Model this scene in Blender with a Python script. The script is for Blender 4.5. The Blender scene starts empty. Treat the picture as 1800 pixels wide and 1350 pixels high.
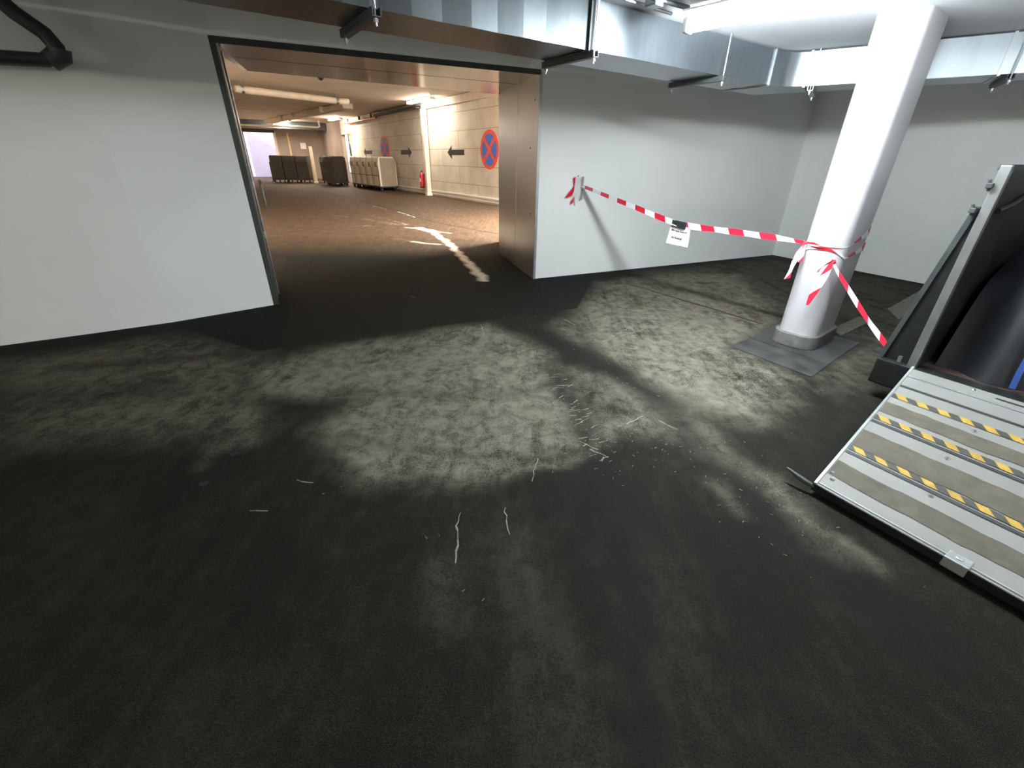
import bpy, bmesh, math, random
import numpy as np
from mathutils import Vector, Matrix

random.seed(7)
rng = np.random.default_rng(7)
COL = bpy.context.scene.collection
S = bpy.context.scene

# ------------------------------------------------------------------ camera
PITCH = math.atan(394.0 / 762.0)
cam_data = bpy.data.cameras.new('camera')
cam_data.sensor_width = 36.0
cam_data.lens = 762.0 / 1800.0 * 36.0
cam_data.clip_start = 0.05
cam_data.clip_end = 200
cam = bpy.data.objects.new('camera', cam_data)
COL.objects.link(cam)
cam.location = (0, 0, 1.6)
ROLL = 0.015
f_ = Vector((0, math.cos(PITCH), -math.sin(PITCH)))
u0 = Vector((0, math.sin(PITCH), math.cos(PITCH)))
r0 = Vector((1, 0, 0))
r_ = r0 * math.cos(ROLL) + u0 * math.sin(ROLL)
u_ = -r0 * math.sin(ROLL) + u0 * math.cos(ROLL)
m3 = Matrix((r_, u_, -f_)).transposed()
cam.rotation_euler = m3.to_euler()
S.camera = cam

# ------------------------------------------------------------------ colour management, world
S.view_settings.view_transform = 'Standard'
S.view_settings.look = 'None'
S.view_settings.gamma = 1.0
S.view_settings.use_curve_mapping = False
S.view_settings.exposure = 0.0
world = bpy.data.worlds.new('world')
S.world = world
world.use_nodes = True
world.node_tree.nodes['Background'].inputs[0].default_value = (0.93, 0.89, 1.0, 1)
world.node_tree.nodes['Background'].inputs[1].default_value = 4.6

LAMP_NEAR = 400.0      # emission of the tube over the near bay
FILL_BACK = 120.0       # emission of the added, unseen fill tubes behind the viewer
LAMP_WARM = 85.0      # emission of the corridor tubes

# ------------------------------------------------------------------ helpers
def tag(o, label=None, cat=None, group=None, kind=None):
    if label: o['label'] = label
    if cat: o['category'] = cat
    if group: o['group'] = group
    if kind: o['kind'] = kind
    return o

def empty(name, loc=(0, 0, 0), rz=0.0, parent=None):
    o = bpy.data.objects.new(name, None)
    o.empty_display_size = 0.1
    COL.objects.link(o)
    o.location = loc
    o.rotation_euler = (0, 0, rz)
    if parent: o.parent = parent
    return o

class MB:
    """collects verts / faces / uvs for one mesh object"""
    def __init__(s):
        s.v = []; s.f = []; s.uv = []; s.mi = []
    def face(s, pts, uvs=None, mi=0):
        n = len(s.v)
        s.v += [tuple(p) for p in pts]
        s.f.append(tuple(range(n, n + len(pts))))
        s.uv.append(uvs or [(0, 0)] * len(pts)); s.mi.append(mi)
    def box(s, c, d, rz=0.0, M=None):
        hx, hy, hz = d[0] / 2, d[1] / 2, d[2] / 2
        R = Matrix.Rotation(rz, 4, 'Z')
        P = []
        for x, y, z in ((-1,-1,-1),(1,-1,-1),(1,1,-1),(-1,1,-1),(-1,-1,1),(1,-1,1),(1,1,1),(-1,1,1)):
            q = R @ Vector((x*hx, y*hy, z*hz)) + Vector(c)
            if M is not None: q = M @ q
            P.append(tuple(q))
        n = len(s.v); s.v += P
        for a in ((0,3,2,1),(4,5,6,7),(0,1,5,4),(1,2,6,5),(2,3,7,6),(3,0,4,7)):
            s.f.append(tuple(n+i for i in a)); s.uv.append([(0,0),(1,0),(1,1),(0,1)]); s.mi.append(0)
        return s
    def beam(s, a, b, w, h, up=(0, 0, 1)):
        """box from a to b, width w (sideways), height h (along up)"""
        a = Vector(a); b = Vector(b); d = (b - a).normalized()
        up = Vector(up); side = d.cross(up).normalized(); up = side.cross(d).normalized()
        P = []
        for e in (a, b):
            for sx, sz in ((-1,-1),(1,-1),(1,1),(-1,1)):
                P.append(tuple(e + side*sx*w/2 + up*sz*h/2))
        n = len(s.v); s.v += P
        for q in ((0,1,2,3),(7,6,5,4),(0,4,5,1),(1,5,6,2),(2,6,7,3),(3,7,4,0)):
            s.f.append(tuple(n+i for i in q)); s.uv.append([(0,0),(1,0),(1,1),(0,1)]); s.mi.append(0)
        return s
    def prism(s, poly, z0, z1, mi=0):
        """vertical extrusion of a plan polygon (counter-clockwise), z may be per-vertex lists"""
        n = len(poly)
        Z0 = z0 if isinstance(z0, (list, tuple)) else [z0]*n
        Z1 = z1 if isinstance(z1, (list, tuple)) else [z1]*n
        base = len(s.v)
        s.v += [(p[0], p[1], z) for p, z in zip(poly, Z0)]
        s.v += [(p[0], p[1], z) for p, z in zip(poly, Z1)]
        s.f.append(tuple(base + i for i in reversed(range(n)))); s.uv.append([(0,0)]*n); s.mi.append(mi)
        s.f.append(tuple(base + n + i for i in range(n))); s.uv.append([(0,0)]*n); s.mi.append(mi)
        u = 0
        for i in range(n):
            j = (i+1) % n
            L = math.dist(poly[i], poly[j])
            s.f.append((base+i, base+j, base+n+j, base+n+i))
            s.uv.append([(u, Z0[i]), (u+L, Z0[j]), (u+L, Z1[j]), (u, Z1[i])]); s.mi.append(mi)
            u += L
        return s
    def tube(s, pts, r, n=12, caps=True):
        pts = [Vector(p) for p in pts]
        rr = r if isinstance(r, (list, tuple)) else [r]*len(pts)
        prev = None; base = len(s.v)
        for i, p in enumerate(pts):
            if i == 0: t = pts[1]-pts[0]
            elif i == len(pts)-1: t = pts[-1]-pts[-2]
            else: t = (pts[i+1]-pts[i]).normalized() + (pts[i]-pts[i-1]).normalized()
            t = t.normalized()
            if prev is None:
                a = Vector((0,0,1)) if abs(t.z) < 0.9 else Vector((1,0,0))
                x = t.cross(a).normalized()
            else:
                x = (prev - t*prev.dot(t)).normalized()
            prev = x; y = t.cross(x)
            for k in range(n):
                q = 2*math.pi*k/n
                s.v.append(tuple(p + (x*math.cos(q) + y*math.sin(q))*rr[i]))
        for i in range(len(pts)-1):
            for k in range(n):
                a = base+i*n+k; b = base+i*n+(k+1) % n
                s.f.append((a, b, b+n, a+n)); s.uv.append([(0,0)]*4); s.mi.append(0)
        if caps:
            s.f.append(tuple(base+k for k in reversed(range(n)))); s.uv.append([(0,0)]*n); s.mi.append(0)
            e = base+(len(pts)-1)*n
            s.f.append(tuple(e+k for k in range(n))); s.uv.append([(0,0)]*n); s.mi.append(0)
        return s
    def ribbon(s, pts, wid, thick=0.0, mi=0, u0=0.0):
        """strip through pts; wid = list of width vectors (full width)"""
        u = u0; rows = []
        for i, p in enumerate(pts):
            if i: u += (Vector(p)-Vector(pts[i-1])).length
            rows.append((Vector(p)-Vector(wid[i])/2, Vector(p)+Vector(wid[i])/2, u))
        for i in range(len(rows)-1):
            a, b, ua = rows[i]; c, d, ub = rows[i+1]
            s.face([a, c, d, b], [(ua,0),(ub,0),(ub,1),(ua,1)], mi)
        return s
    def build(s, name, mat, parent=None, smooth=False, bevel=0.0, weld=False):
        me = bpy.data.meshes.new(name)
        me.from_pydata(s.v, [], s.f)
        uvl = me.uv_layers.new(name='UVMap')
        flat = [c for f in s.uv for p in f for c in p]
        uvl.data.foreach_set('uv', flat)
        mats = mat if isinstance(mat, (list, tuple)) else [mat]
        for m in mats: me.materials.append(m)
        me.polygons.foreach_set('material_index', s.mi)
        me.update()
        if weld:
            bm = bmesh.new(); bm.from_mesh(me)
            bmesh.ops.remove_doubles(bm, verts=bm.verts, dist=0.0002)
            bmesh.ops.recalc_face_normals(bm, faces=bm.faces)
            bm.to_mesh(me); bm.free()
        else:
            bm = bmesh.new(); bm.from_mesh(me)
            bmesh.ops.recalc_face_normals(bm, faces=bm.faces)
            bm.to_mesh(me); bm.free()
        if smooth:
            me.polygons.foreach_set('use_smooth', [True]*len(me.polygons))
            try: me.set_sharp_from_angle(angle=math.radians(40))
            except Exception: pass
        o = bpy.data.objects.new(name, me)
        COL.objects.link(o)
        if parent: o.parent = parent
        if bevel:
            b = o.modifiers.new('bevel', 'BEVEL'); b.width = bevel; b.segments = 2; b.limit_method = 'ANGLE'
        return o

def copy_tree(o, parent=None):
    c = o.copy(); COL.objects.link(c); c.parent = parent
    for ch in list(o.children): copy_tree(ch, c)
    return c

# ------------------------------------------------------------------ materials
def new_mat(name):
    m = bpy.data.materials.new(name); m.use_nodes = True
    nt = m.node_tree; b = nt.nodes['Principled BSDF']
    return m, nt, b

def N(nt, t, **kw):
    n = nt.nodes.new(t)
    for k, v in kw.items():
        if k in n.inputs: n.inputs[k].default_value = v
        else: setattr(n, k, v)
    return n

def ramp(nt, fac, stops):
    r = nt.nodes.new('ShaderNodeValToRGB')
    e = r.color_ramp.elements
    while len(e) < len(stops): e.new(0.5)
    for i, (p, c) in enumerate(stops):
        e[i].position = p
        e[i].color = c if len(c) == 4 else (*c, 1)
    nt.links.new(fac, r.inputs[0])
    return r

def mixc(nt, fac, a, b, mode='MIX'):
    m = nt.nodes.new('ShaderNodeMix'); m.data_type = 'RGBA'; m.blend_type = mode
    for sock, v in ((m.inputs[0], fac), (m.inputs[6], a), (m.inputs[7], b)):
        if hasattr(v, 'is_output'): nt.links.new(v, sock)
        elif isinstance(v, (int, float)): sock.default_value = v
        else: sock.default_value = (*v, 1) if len(v) == 3 else v
    return m.outputs[2]

def math_n(nt, op, a, b=0.0, clamp=False):
    m = nt.nodes.new('ShaderNodeMath'); m.operation = op; m.use_clamp = clamp
    for i, v in ((0, a), (1, b)):
        if hasattr(v, 'is_output'): nt.links.new(v, m.inputs[i])
        else: m.inputs[i].default_value = v
    return m.outputs[0]

def simple(name, col, rough=0.6, metal=0.0, var=0.12, scale=6.0, bump=0.0, bscale=60.0, spec=0.5, coat=0.0):
    """base colour broken up by object-space noise, with optional bump"""
    m, nt, b = new_mat(name)
    tc = N(nt, 'ShaderNodeTexCoord')
    no = N(nt, 'ShaderNodeTexNoise', Scale=scale, Detail=5.0)
    nt.links.new(tc.outputs['Object'], no.inputs['Vector'])
    lo = tuple(max(0, c*(1-var)) for c in col); hi = tuple(min(1, c*(1+var)) for c in col)
    r = ramp(nt, no.outputs[0], [(0.3, lo), (0.7, hi)])
    nt.links.new(r.outputs[0], b.inputs['Base Color'])
    b.inputs['Metallic'].default_value = metal
    b.inputs['Specular IOR Level'].default_value = spec
    b.inputs['Coat Weight'].default_value = coat
    rr = nt.nodes.new('ShaderNodeMapRange')
    rr.inputs[3].default_value = max(0.02, rough*0.85); rr.inputs[4].default_value = min(1, rough*1.15)
    nt.links.new(no.outputs[0], rr.inputs[0]); nt.links.new(rr.outputs[0], b.inputs['Roughness'])
    if bump:
        n2 = N(nt, 'ShaderNodeTexNoise', Scale=bscale, Detail=6.0)
        nt.links.new(tc.outputs['Object'], n2.inputs['Vector'])
        bp = N(nt, 'ShaderNodeBump', Strength=bump, Distance=0.01)
        nt.links.new(n2.outputs[0], bp.inputs['Height']); nt.links.new(bp.outputs[0], b.inputs['Normal'])
    return m

def emitter(name, col, strength):
    m, nt, b = new_mat(name)
    b.inputs['Base Color'].default_value = (0.9, 0.9, 0.9, 1)
    b.inputs['Emission Color'].default_value = (*col, 1)
    b.inputs['Emission Strength'].default_value = strength
    return m

def brushed(name, col, rough, streak=(1, 1, 60), var=0.25):
    m, nt, b = new_mat(name)
    tc = N(nt, 'ShaderNodeTexCoord'); mp = N(nt, 'ShaderNodeMapping')
    mp.inputs['Scale'].default_value = streak
    nt.links.new(tc.outputs['Object'], mp.inputs[0])
    n1 = N(nt, 'ShaderNodeTexNoise', Scale=3.0, Detail=6.0); nt.links.new(mp.outputs[0], n1.inputs['Vector'])
    n2 = N(nt, 'ShaderNodeTexNoise', Scale=2.2, Detail=4.0); nt.links.new(tc.outputs['Object'], n2.inputs['Vector'])
    mixf = math_n(nt, 'MULTIPLY', math_n(nt, 'ADD', n1.outputs[0], n2.outputs[0]), 0.5)
    r = ramp(nt, mixf, [(0.3, tuple(c*(1-var) for c in col)), (0.7, tuple(min(1, c*(1+var)) for c in col))])
    nt.links.new(r.outputs[0], b.inputs['Base Color'])
    b.inputs['Metallic'].default_value = 1.0
    rr = nt.nodes.new('ShaderNodeMapRange'); rr.inputs[1].default_value = 0.3; rr.inputs[2].default_value = 0.7
    rr.inputs[3].default_value = rough*0.88; rr.inputs[4].default_value = rough*1.12
    nt.links.new(mixf, rr.inputs[0]); nt.links.new(rr.outputs[0], b.inputs['Roughness'])
    bp = N(nt, 'ShaderNodeBump', Strength=0.04, Distance=0.01)
    nt.links.new(n2.outputs[0], bp.inputs['Height']); nt.links.new(bp.outputs[0], b.inputs['Normal'])
    return m

M = {}
M['paint'] = simple('white_wall_paint', (0.86, 0.875, 0.86), 0.55, var=0.025, scale=1.3, bump=0.08, bscale=90)
M['ceiling'] = simple('ceiling_paint', (0.82, 0.83, 0.85), 0.7, var=0.04, scale=0.8, bump=0.1, bscale=50)
M['column'] = simple('column_paint', (0.48, 0.475, 0.495), 0.42, var=0.02, scale=2, bump=0.06, bscale=40)
M['plinth'] = simple('plinth_concrete', (0.13, 0.13, 0.12), 0.6, var=0.25, scale=14, bump=0.3, bscale=70)
M['stone'] = simple('dark_stone_plate', (0.036, 0.038, 0.037), 0.5, var=0.6, scale=5, bump=0.2, bscale=40)
M['galv'] = brushed('galvanised_duct', (0.36, 0.405, 0.44), 0.34, (6, 6, 1), 0.10)
M['galv_dark'] = brushed('darkened_galvanised_duct', (0.06, 0.068, 0.072), 0.40, (6, 6, 1), 0.10)  # galv copy darkened to offset the bright ceiling light it mirrors
M['stainless'] = brushed('stainless_lining', (0.33, 0.345, 0.355), 0.30, (1, 1, 0.10), 0.04)
M['lintel'] = brushed('stainless_lintel', (0.62, 0.60, 0.58), 0.13, (3, 1, 1), 0.15)
M['steel'] = simple('grey_steel', (0.40, 0.42, 0.43), 0.38, 0.9, 0.1, 8)
M['darksteel'] = simple('dark_steel', (0.05, 0.06, 0.06), 0.5, 0.3, 0.2, 8)
M['darkpipe'] = simple('dark_pipe', (0.018, 0.026, 0.022), 0.5, 0.0, 0.3, 9)
M['black'] = simple('black_metal', (0.012, 0.014, 0.013), 0.38, 0.2, 0.3, 10)
M['white_plastic'] = simple('white_plastic', (0.8, 0.8, 0.78), 0.4, 0, 0.05, 4)
M['cream'] = simple('cream_paint', (0.72, 0.62, 0.50), 0.6, 0, 0.08, 3)
M['corr_ceiling'] = simple('corridor_ceiling', (0.68, 0.58, 0.47), 0.7, 0, 0.12, 0.6, 0.1, 20)
M['rust'] = simple('rusty_steel', (0.07, 0.045, 0.035), 0.6, 0.4, 0.4, 12)
M['red'] = simple('red_enamel', (0.55, 0.015, 0.02), 0.3, 0, 0.1, 4, coat=0.4)
M['signred'] = simple('sign_red', (0.80, 0.085, 0.045), 0.6, 0, 0.05, 4)
M['signblue'] = simple('sign_blue', (0.055, 0.16, 0.60), 0.6, 0, 0.05, 4)
M['arrow'] = simple('arrow_black', (0.03, 0.025, 0.02), 0.6, 0, 0.2, 5)
M['paper'] = simple('paper', (0.86, 0.86, 0.90), 0.35, 0, 0.03, 9)
M['ink'] = simple('ink', (0.05, 0.055, 0.07), 0.6, 0, 0.1, 9)
M['blacktape'] = simple('black_adhesive_tape', (0.022, 0.032, 0.038), 0.6, 0, 0.2, 20, spec=0.15)
M['greytape'] = simple('grey_adhesive_tape', (0.26, 0.30, 0.29), 0.4, 0, 0.15, 30)
M['cart_white'] = simple('cart_white', (0.90, 0.84, 0.74), 0.5, 0, 0.08, 3)  # cart bodies made paler to paint in their brightly lit fronts
M['cart_side'] = simple('cart_side', (0.33, 0.27, 0.19), 0.5, 0, 0.12, 3)  # beige; darkened so cart end panels look less lit than the fronts
M['cart_dark'] = simple('cart_dark_cover', (0.045, 0.040, 0.032), 0.6, 0, 0.3, 4)
M['end_wall'] = simple('dim_end_wall_paint', (0.30, 0.235, 0.20), 0.65, 0, 0.15, 0.8)
M['litter'] = simple('straw_litter', (0.15, 0.14, 0.10), 0.8, 0, 0.3, 30)
M['rubber'] = simple('rubber', (0.02, 0.02, 0.02), 0.7)
M['yellow'] = simple('yellow_paint', (0.75, 0.58, 0.25), 0.5)
M['door_pale'] = simple('pale_door', (0.80, 0.62, 0.50), 0.5, 0, 0.05, 2)
M['outside'] = simple('outside_render', (0.80, 0.76, 0.86), 0.8, 0, 0.06, 1)
M['tray_blue'] = simple('dark_cable_tray', (0.07, 0.085, 0.10), 0.5, 0.3, 0.2, 5)
M['ply'] = simple('dark_plywood', (0.022, 0.019, 0.017), 0.35, 0, 0.35, 3)
M['tarp'] = simple('dark_blue_sheet', (0.002, 0.0035, 0.007), 0.55, 0, 0.5, 3, 0.4, 8)
M['bluestrap'] = simple('blue_strap', (0.01, 0.05, 0.22), 0.6)
M['alu'] = simple('aluminium_trim', (0.50, 0.54, 0.53), 0.4, 0.7, 0.1, 10)
M['tube_cool'] = emitter('cool_tube_light', (0.87, 0.955, 1.0), LAMP_NEAR)
M['fill_warm'] = emitter('added_warm_fill_light', (1.0, 0.92, 0.83), 2700.0)
M['tube_warm_far'] = emitter('warm_far_tube_light', (1.0, 0.86, 0.68), 190.0)
M['fill_side'] = emitter('added_cool_fill_light', (0.86, 0.95, 1.0), 48.0)
M['fill_back'] = emitter('added_back_fill_light', (1.0, 0.94, 0.82), FILL_BACK)
M['tube_warm'] = emitter('warm_tube_light', (1.0, 0.90, 0.76), LAMP_WARM)

def tape_material():
    m, nt, b = new_mat('red_white_tape')
    uv = N(nt, 'ShaderNodeUVMap'); sp = N(nt, 'ShaderNodeSeparateXYZ')
    nt.links.new(uv.outputs[0], sp.inputs[0])
    t = math_n(nt, 'ADD', math_n(nt, 'MULTIPLY', sp.outputs[0], 1/0.34), math_n(nt, 'MULTIPLY', sp.outputs[1], 0.20))
    fr = math_n(nt, 'FRACT', t)
    st = math_n(nt, 'GREATER_THAN', fr, 0.5)
    c = mixc(nt, st, (0.84, 0.84, 0.86), (0.66, 0.018, 0.045))
    nt.links.new(c, b.inputs['Base Color'])
    b.inputs['Roughness'].default_value = 0.3
    tr = nt.nodes.new('ShaderNodeBsdfTranslucent'); nt.links.new(c, tr.inputs[0])
    mx = nt.nodes.new('ShaderNodeMixShader'); mx.inputs[0].default_value = 0.25
    out = nt.nodes['Material Output']
    nt.links.new(b.outputs[0], mx.inputs[1]); nt.links.new(tr.outputs[0], mx.inputs[2]); nt.links.new(mx.outputs[0], out.inputs[0])
    return m
M['tape'] = tape_material()

def block_wall():
    m, nt, b = new_mat('painted_block_wall')
    uv = N(nt, 'ShaderNodeUVMap')
    br = N(nt, 'ShaderNodeTexBrick')
    br.inputs['Scale'].default_value = 1.0
    br.inputs['Brick Width'].default_value = 3.1
    br.inputs['Row Height'].default_value = 0.66
    br.inputs['Mortar Size'].default_value = 0.012
    br.inputs['Color1'].default_value = (0.78, 0.73, 0.63, 1)
    br.inputs['Color2'].default_value = (0.74, 0.68, 0.58, 1)
    br.inputs['Mortar'].default_value = (0.42, 0.35, 0.27, 1)
    nt.links.new(uv.outputs[0], br.inputs['Vector'])
    no = N(nt, 'ShaderNodeTexNoise', Scale=1.1, Detail=6.0); nt.links.new(uv.outputs[0], no.inputs['Vector'])
    r = ramp(nt, no.outputs[0], [(0.35, (0.80, 0.78, 0.76)), (0.65, (1, 1, 1))])
    c = mixc(nt, 1.0, br.outputs[0], r.outputs[0], 'MULTIPLY')
    # soot smudge streaks running down from the tray (a mark of its own, stays put)
    sp = N(nt, 'ShaderNodeSeparateXYZ'); nt.links.new(uv.outputs[0], sp.inputs[0])
    nt.links.new(c, b.inputs['Base Color']); b.inputs['Roughness'].default_value = 0.65
    return m
M['block'] = block_wall()

def floor_material():
    m, nt, b = new_mat('worn_asphalt')
    at = nt.nodes.new('ShaderNodeAttribute'); at.attribute_name = 'wear_and_light'; at.attribute_type = 'GEOMETRY'
    sp = nt.nodes.new('ShaderNodeSeparateColor'); nt.links.new(at.outputs['Color'], sp.inputs[0])
    tc = N(nt, 'ShaderNodeTexCoord')
    def noise(scale, detail=6.0, rough=0.55, dist=0.0, vec=None):
        n = N(nt, 'ShaderNodeTexNoise', Scale=scale, Detail=detail, Roughness=rough, Distortion=dist)
        nt.links.new(vec or tc.outputs['Object'], n.inputs['Vector']); return n.outputs[0]
    n1 = noise(1.1, 8, 0.62, 0.3); n2 = noise(9, 10, 0.72, 0.6); n3 = noise(85, 4, 0.7); n4 = noise(260, 2, 0.5)
    # streaky noise along the driving direction
    mp = N(nt, 'ShaderNodeMapping'); mp.inputs['Rotation'].default_value = (0, 0, math.radians(20)); mp.inputs['Scale'].default_value = (7, 1.4, 1)
    nt.links.new(tc.outputs['Object'], mp.inputs[0]); n5 = noise(1.6, 6, 0.6, 0.5, mp.outputs[0])
    # pale amount = dust plus floor light painted as colour, eaten up by noise
    d = sp.outputs[0]
    nmix = math_n(nt, 'ADD', math_n(nt, 'MULTIPLY', n1, 0.7), math_n(nt, 'MULTIPLY', n2, 0.65))
    nmix = math_n(nt, 'ADD', nmix, math_n(nt, 'MULTIPLY', n5, 0.5))
    nmix = math_n(nt, 'ADD', nmix, math_n(nt, 'MULTIPLY', n3, 0.9))      # mean about 1.35
    nn = math_n(nt, 'SUBTRACT', nmix, 1.12)                                 # about 0.0 - 0.8
    dust_and_light = math_n(nt, 'MULTIPLY', d, math_n(nt, 'MULTIPLY', nn, 3.4, True), True)
    dust_and_light = math_n(nt, 'ADD', dust_and_light, math_n(nt, 'MULTIPLY', math_n(nt, 'SUBTRACT', nn, 0.18, True), 0.25), True)
    dust_and_light = math_n(nt, 'MULTIPLY', dust_and_light, math_n(nt, 'SUBTRACT', 1.0, sp.outputs[1], True), True)
    base = ramp(nt, n4, [(0.25, (0.005, 0.0048, 0.004)), (0.5, (0.0115, 0.0112, 0.0092)), (0.78, (0.036, 0.035, 0.029))])
    base2 = mixc(nt, math_n(nt, 'MULTIPLY', sp.outputs[1], 0.75), base.outputs[0], (0.012, 0.013, 0.012))
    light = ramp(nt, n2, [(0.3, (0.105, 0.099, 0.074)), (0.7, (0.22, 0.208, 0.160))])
    c = mixc(nt, dust_and_light, base2, light.outputs[0])
    # brown film on the corridor floor (further than the doorway)
    geo = N(nt, 'ShaderNodeSeparateXYZ'); nt.links.new(tc.outputs['Object'], geo.inputs[0])
    far = nt.nodes.new('ShaderNodeMapRange'); far.inputs[1].default_value = 8.0; far.inputs[2].default_value = 10.5
    nt.links.new(geo.outputs[1], far.inputs[0])
    brown = ramp(nt, n5, [(0.35, (0.045, 0.029, 0.018)), (0.7, (0.105, 0.068, 0.041))])
    c = mixc(nt, far.outputs[0], c, brown.outputs[0])
    # white paint, flaking
    wp = math_n(nt, 'MULTIPLY', math_n(nt, 'SUBTRACT', math_n(nt, 'ADD', sp.outputs[2], math_n(nt, 'ADD', math_n(nt, 'MULTIPLY', n2, 0.7), math_n(nt, 'MULTIPLY', n3, 0.5))), 0.92, True), 2.4, True)
    c = mixc(nt, wp, c, (0.66, 0.60, 0.50))
    nt.links.new(c, b.inputs['Base Color'])
    rg = nt.nodes.new('ShaderNodeMapRange'); rg.inputs[3].default_value = 0.55; rg.inputs[4].default_value = 0.75
    nt.links.new(n2, rg.inputs[0]); nt.links.new(rg.outputs[0], b.inputs['Roughness'])
    sl = nt.nodes.new('ShaderNodeMapRange'); sl.inputs[3].default_value = 0.02; sl.inputs[4].default_value = 0.14
    nt.links.new(far.outputs[0], sl.inputs[0]); nt.links.new(sl.outputs[0], b.inputs['Specular IOR Level'])
    h = math_n(nt, 'ADD', math_n(nt, 'MULTIPLY', n3, 1.0), math_n(nt, 'MULTIPLY', n4, 0.6))
    bp = N(nt, 'ShaderNodeBump', Strength=0.35, Distance=0.012)
    nt.links.new(h, bp.inputs['Height']); nt.links.new(bp.outputs[0], b.inputs['Normal'])
    return m
M['floor'] = floor_material()
M['scratch'] = simple('pale_scratch', (0.20, 0.19, 0.145), 0.7, 0, 0.2, 30)
M['faded_line'] = simple('faded_yellow_line', (0.13, 0.128, 0.098), 0.6, 0, 0.3, 14)
M['crevice'] = simple('dark_joint', (0.004, 0.003, 0.0025), 0.8)

# ------------------------------------------------------------------ traced floor wear plus painted-in floor light (metres on the floor)
AREAS = [('R', 0.75, 0.16, [(-2.25, 3.28), (-1.81, 3.73), (-0.26, 4.6), (0.32, 3.74), (0.45, 3.06), (0.51, 2.28), (0.22, 2.16), (-0.09, 1.91), (-0.82, 1.91), (-1.03, 2.12), (-1.26, 2.36), (-1.19, 2.82), (-1.95, 2.89)]), ('R', 0.8, 0.25, [(1.33, 6.41), (2.56, 7.1), (3.7, 7.18), (3.17, 4.86), (2.17, 3.95), (2.41, 3.31), (1.72, 2.59), (1.37, 2.73), (1.05, 3.29), (0.48, 4.36), (0.81, 5.07)]), ('R', 0.4, 0.15, [(0.4, 3.49), (0.91, 3.28), (1.22, 2.65), (1.2, 2.36), (0.56, 2.35)]), ('R', 0.52, 0.3, [(-4.35, 3.32), (-3.41, 4.03), (-2.31, 3.58), (-1.7, 2.35), (-3.16, 2.19)]), ('R', 0.35, 0.3, [(2.0, 7.07), (4.81, 8.41), (6.24, 6.43), (3.61, 3.61), (2.52, 3.03), (2.77, 4.13)]), ('G', 1.0, 0.012, [(-3.62, 4.36), (-2.37, 3.68), (-1.19, 4.26), (0.78, 5.13), (1.26, 6.75), (0.3, 6.66), (-0.28, 8.52), (-0.35, 9.38), (-4.08, 7.9), (-2.9, 5.16)]), ('G', 0.35, 0.02, [(2.14, 3.98), (2.53, 3.3), (3.72, 4.17), (3.06, 4.66)])]
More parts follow.
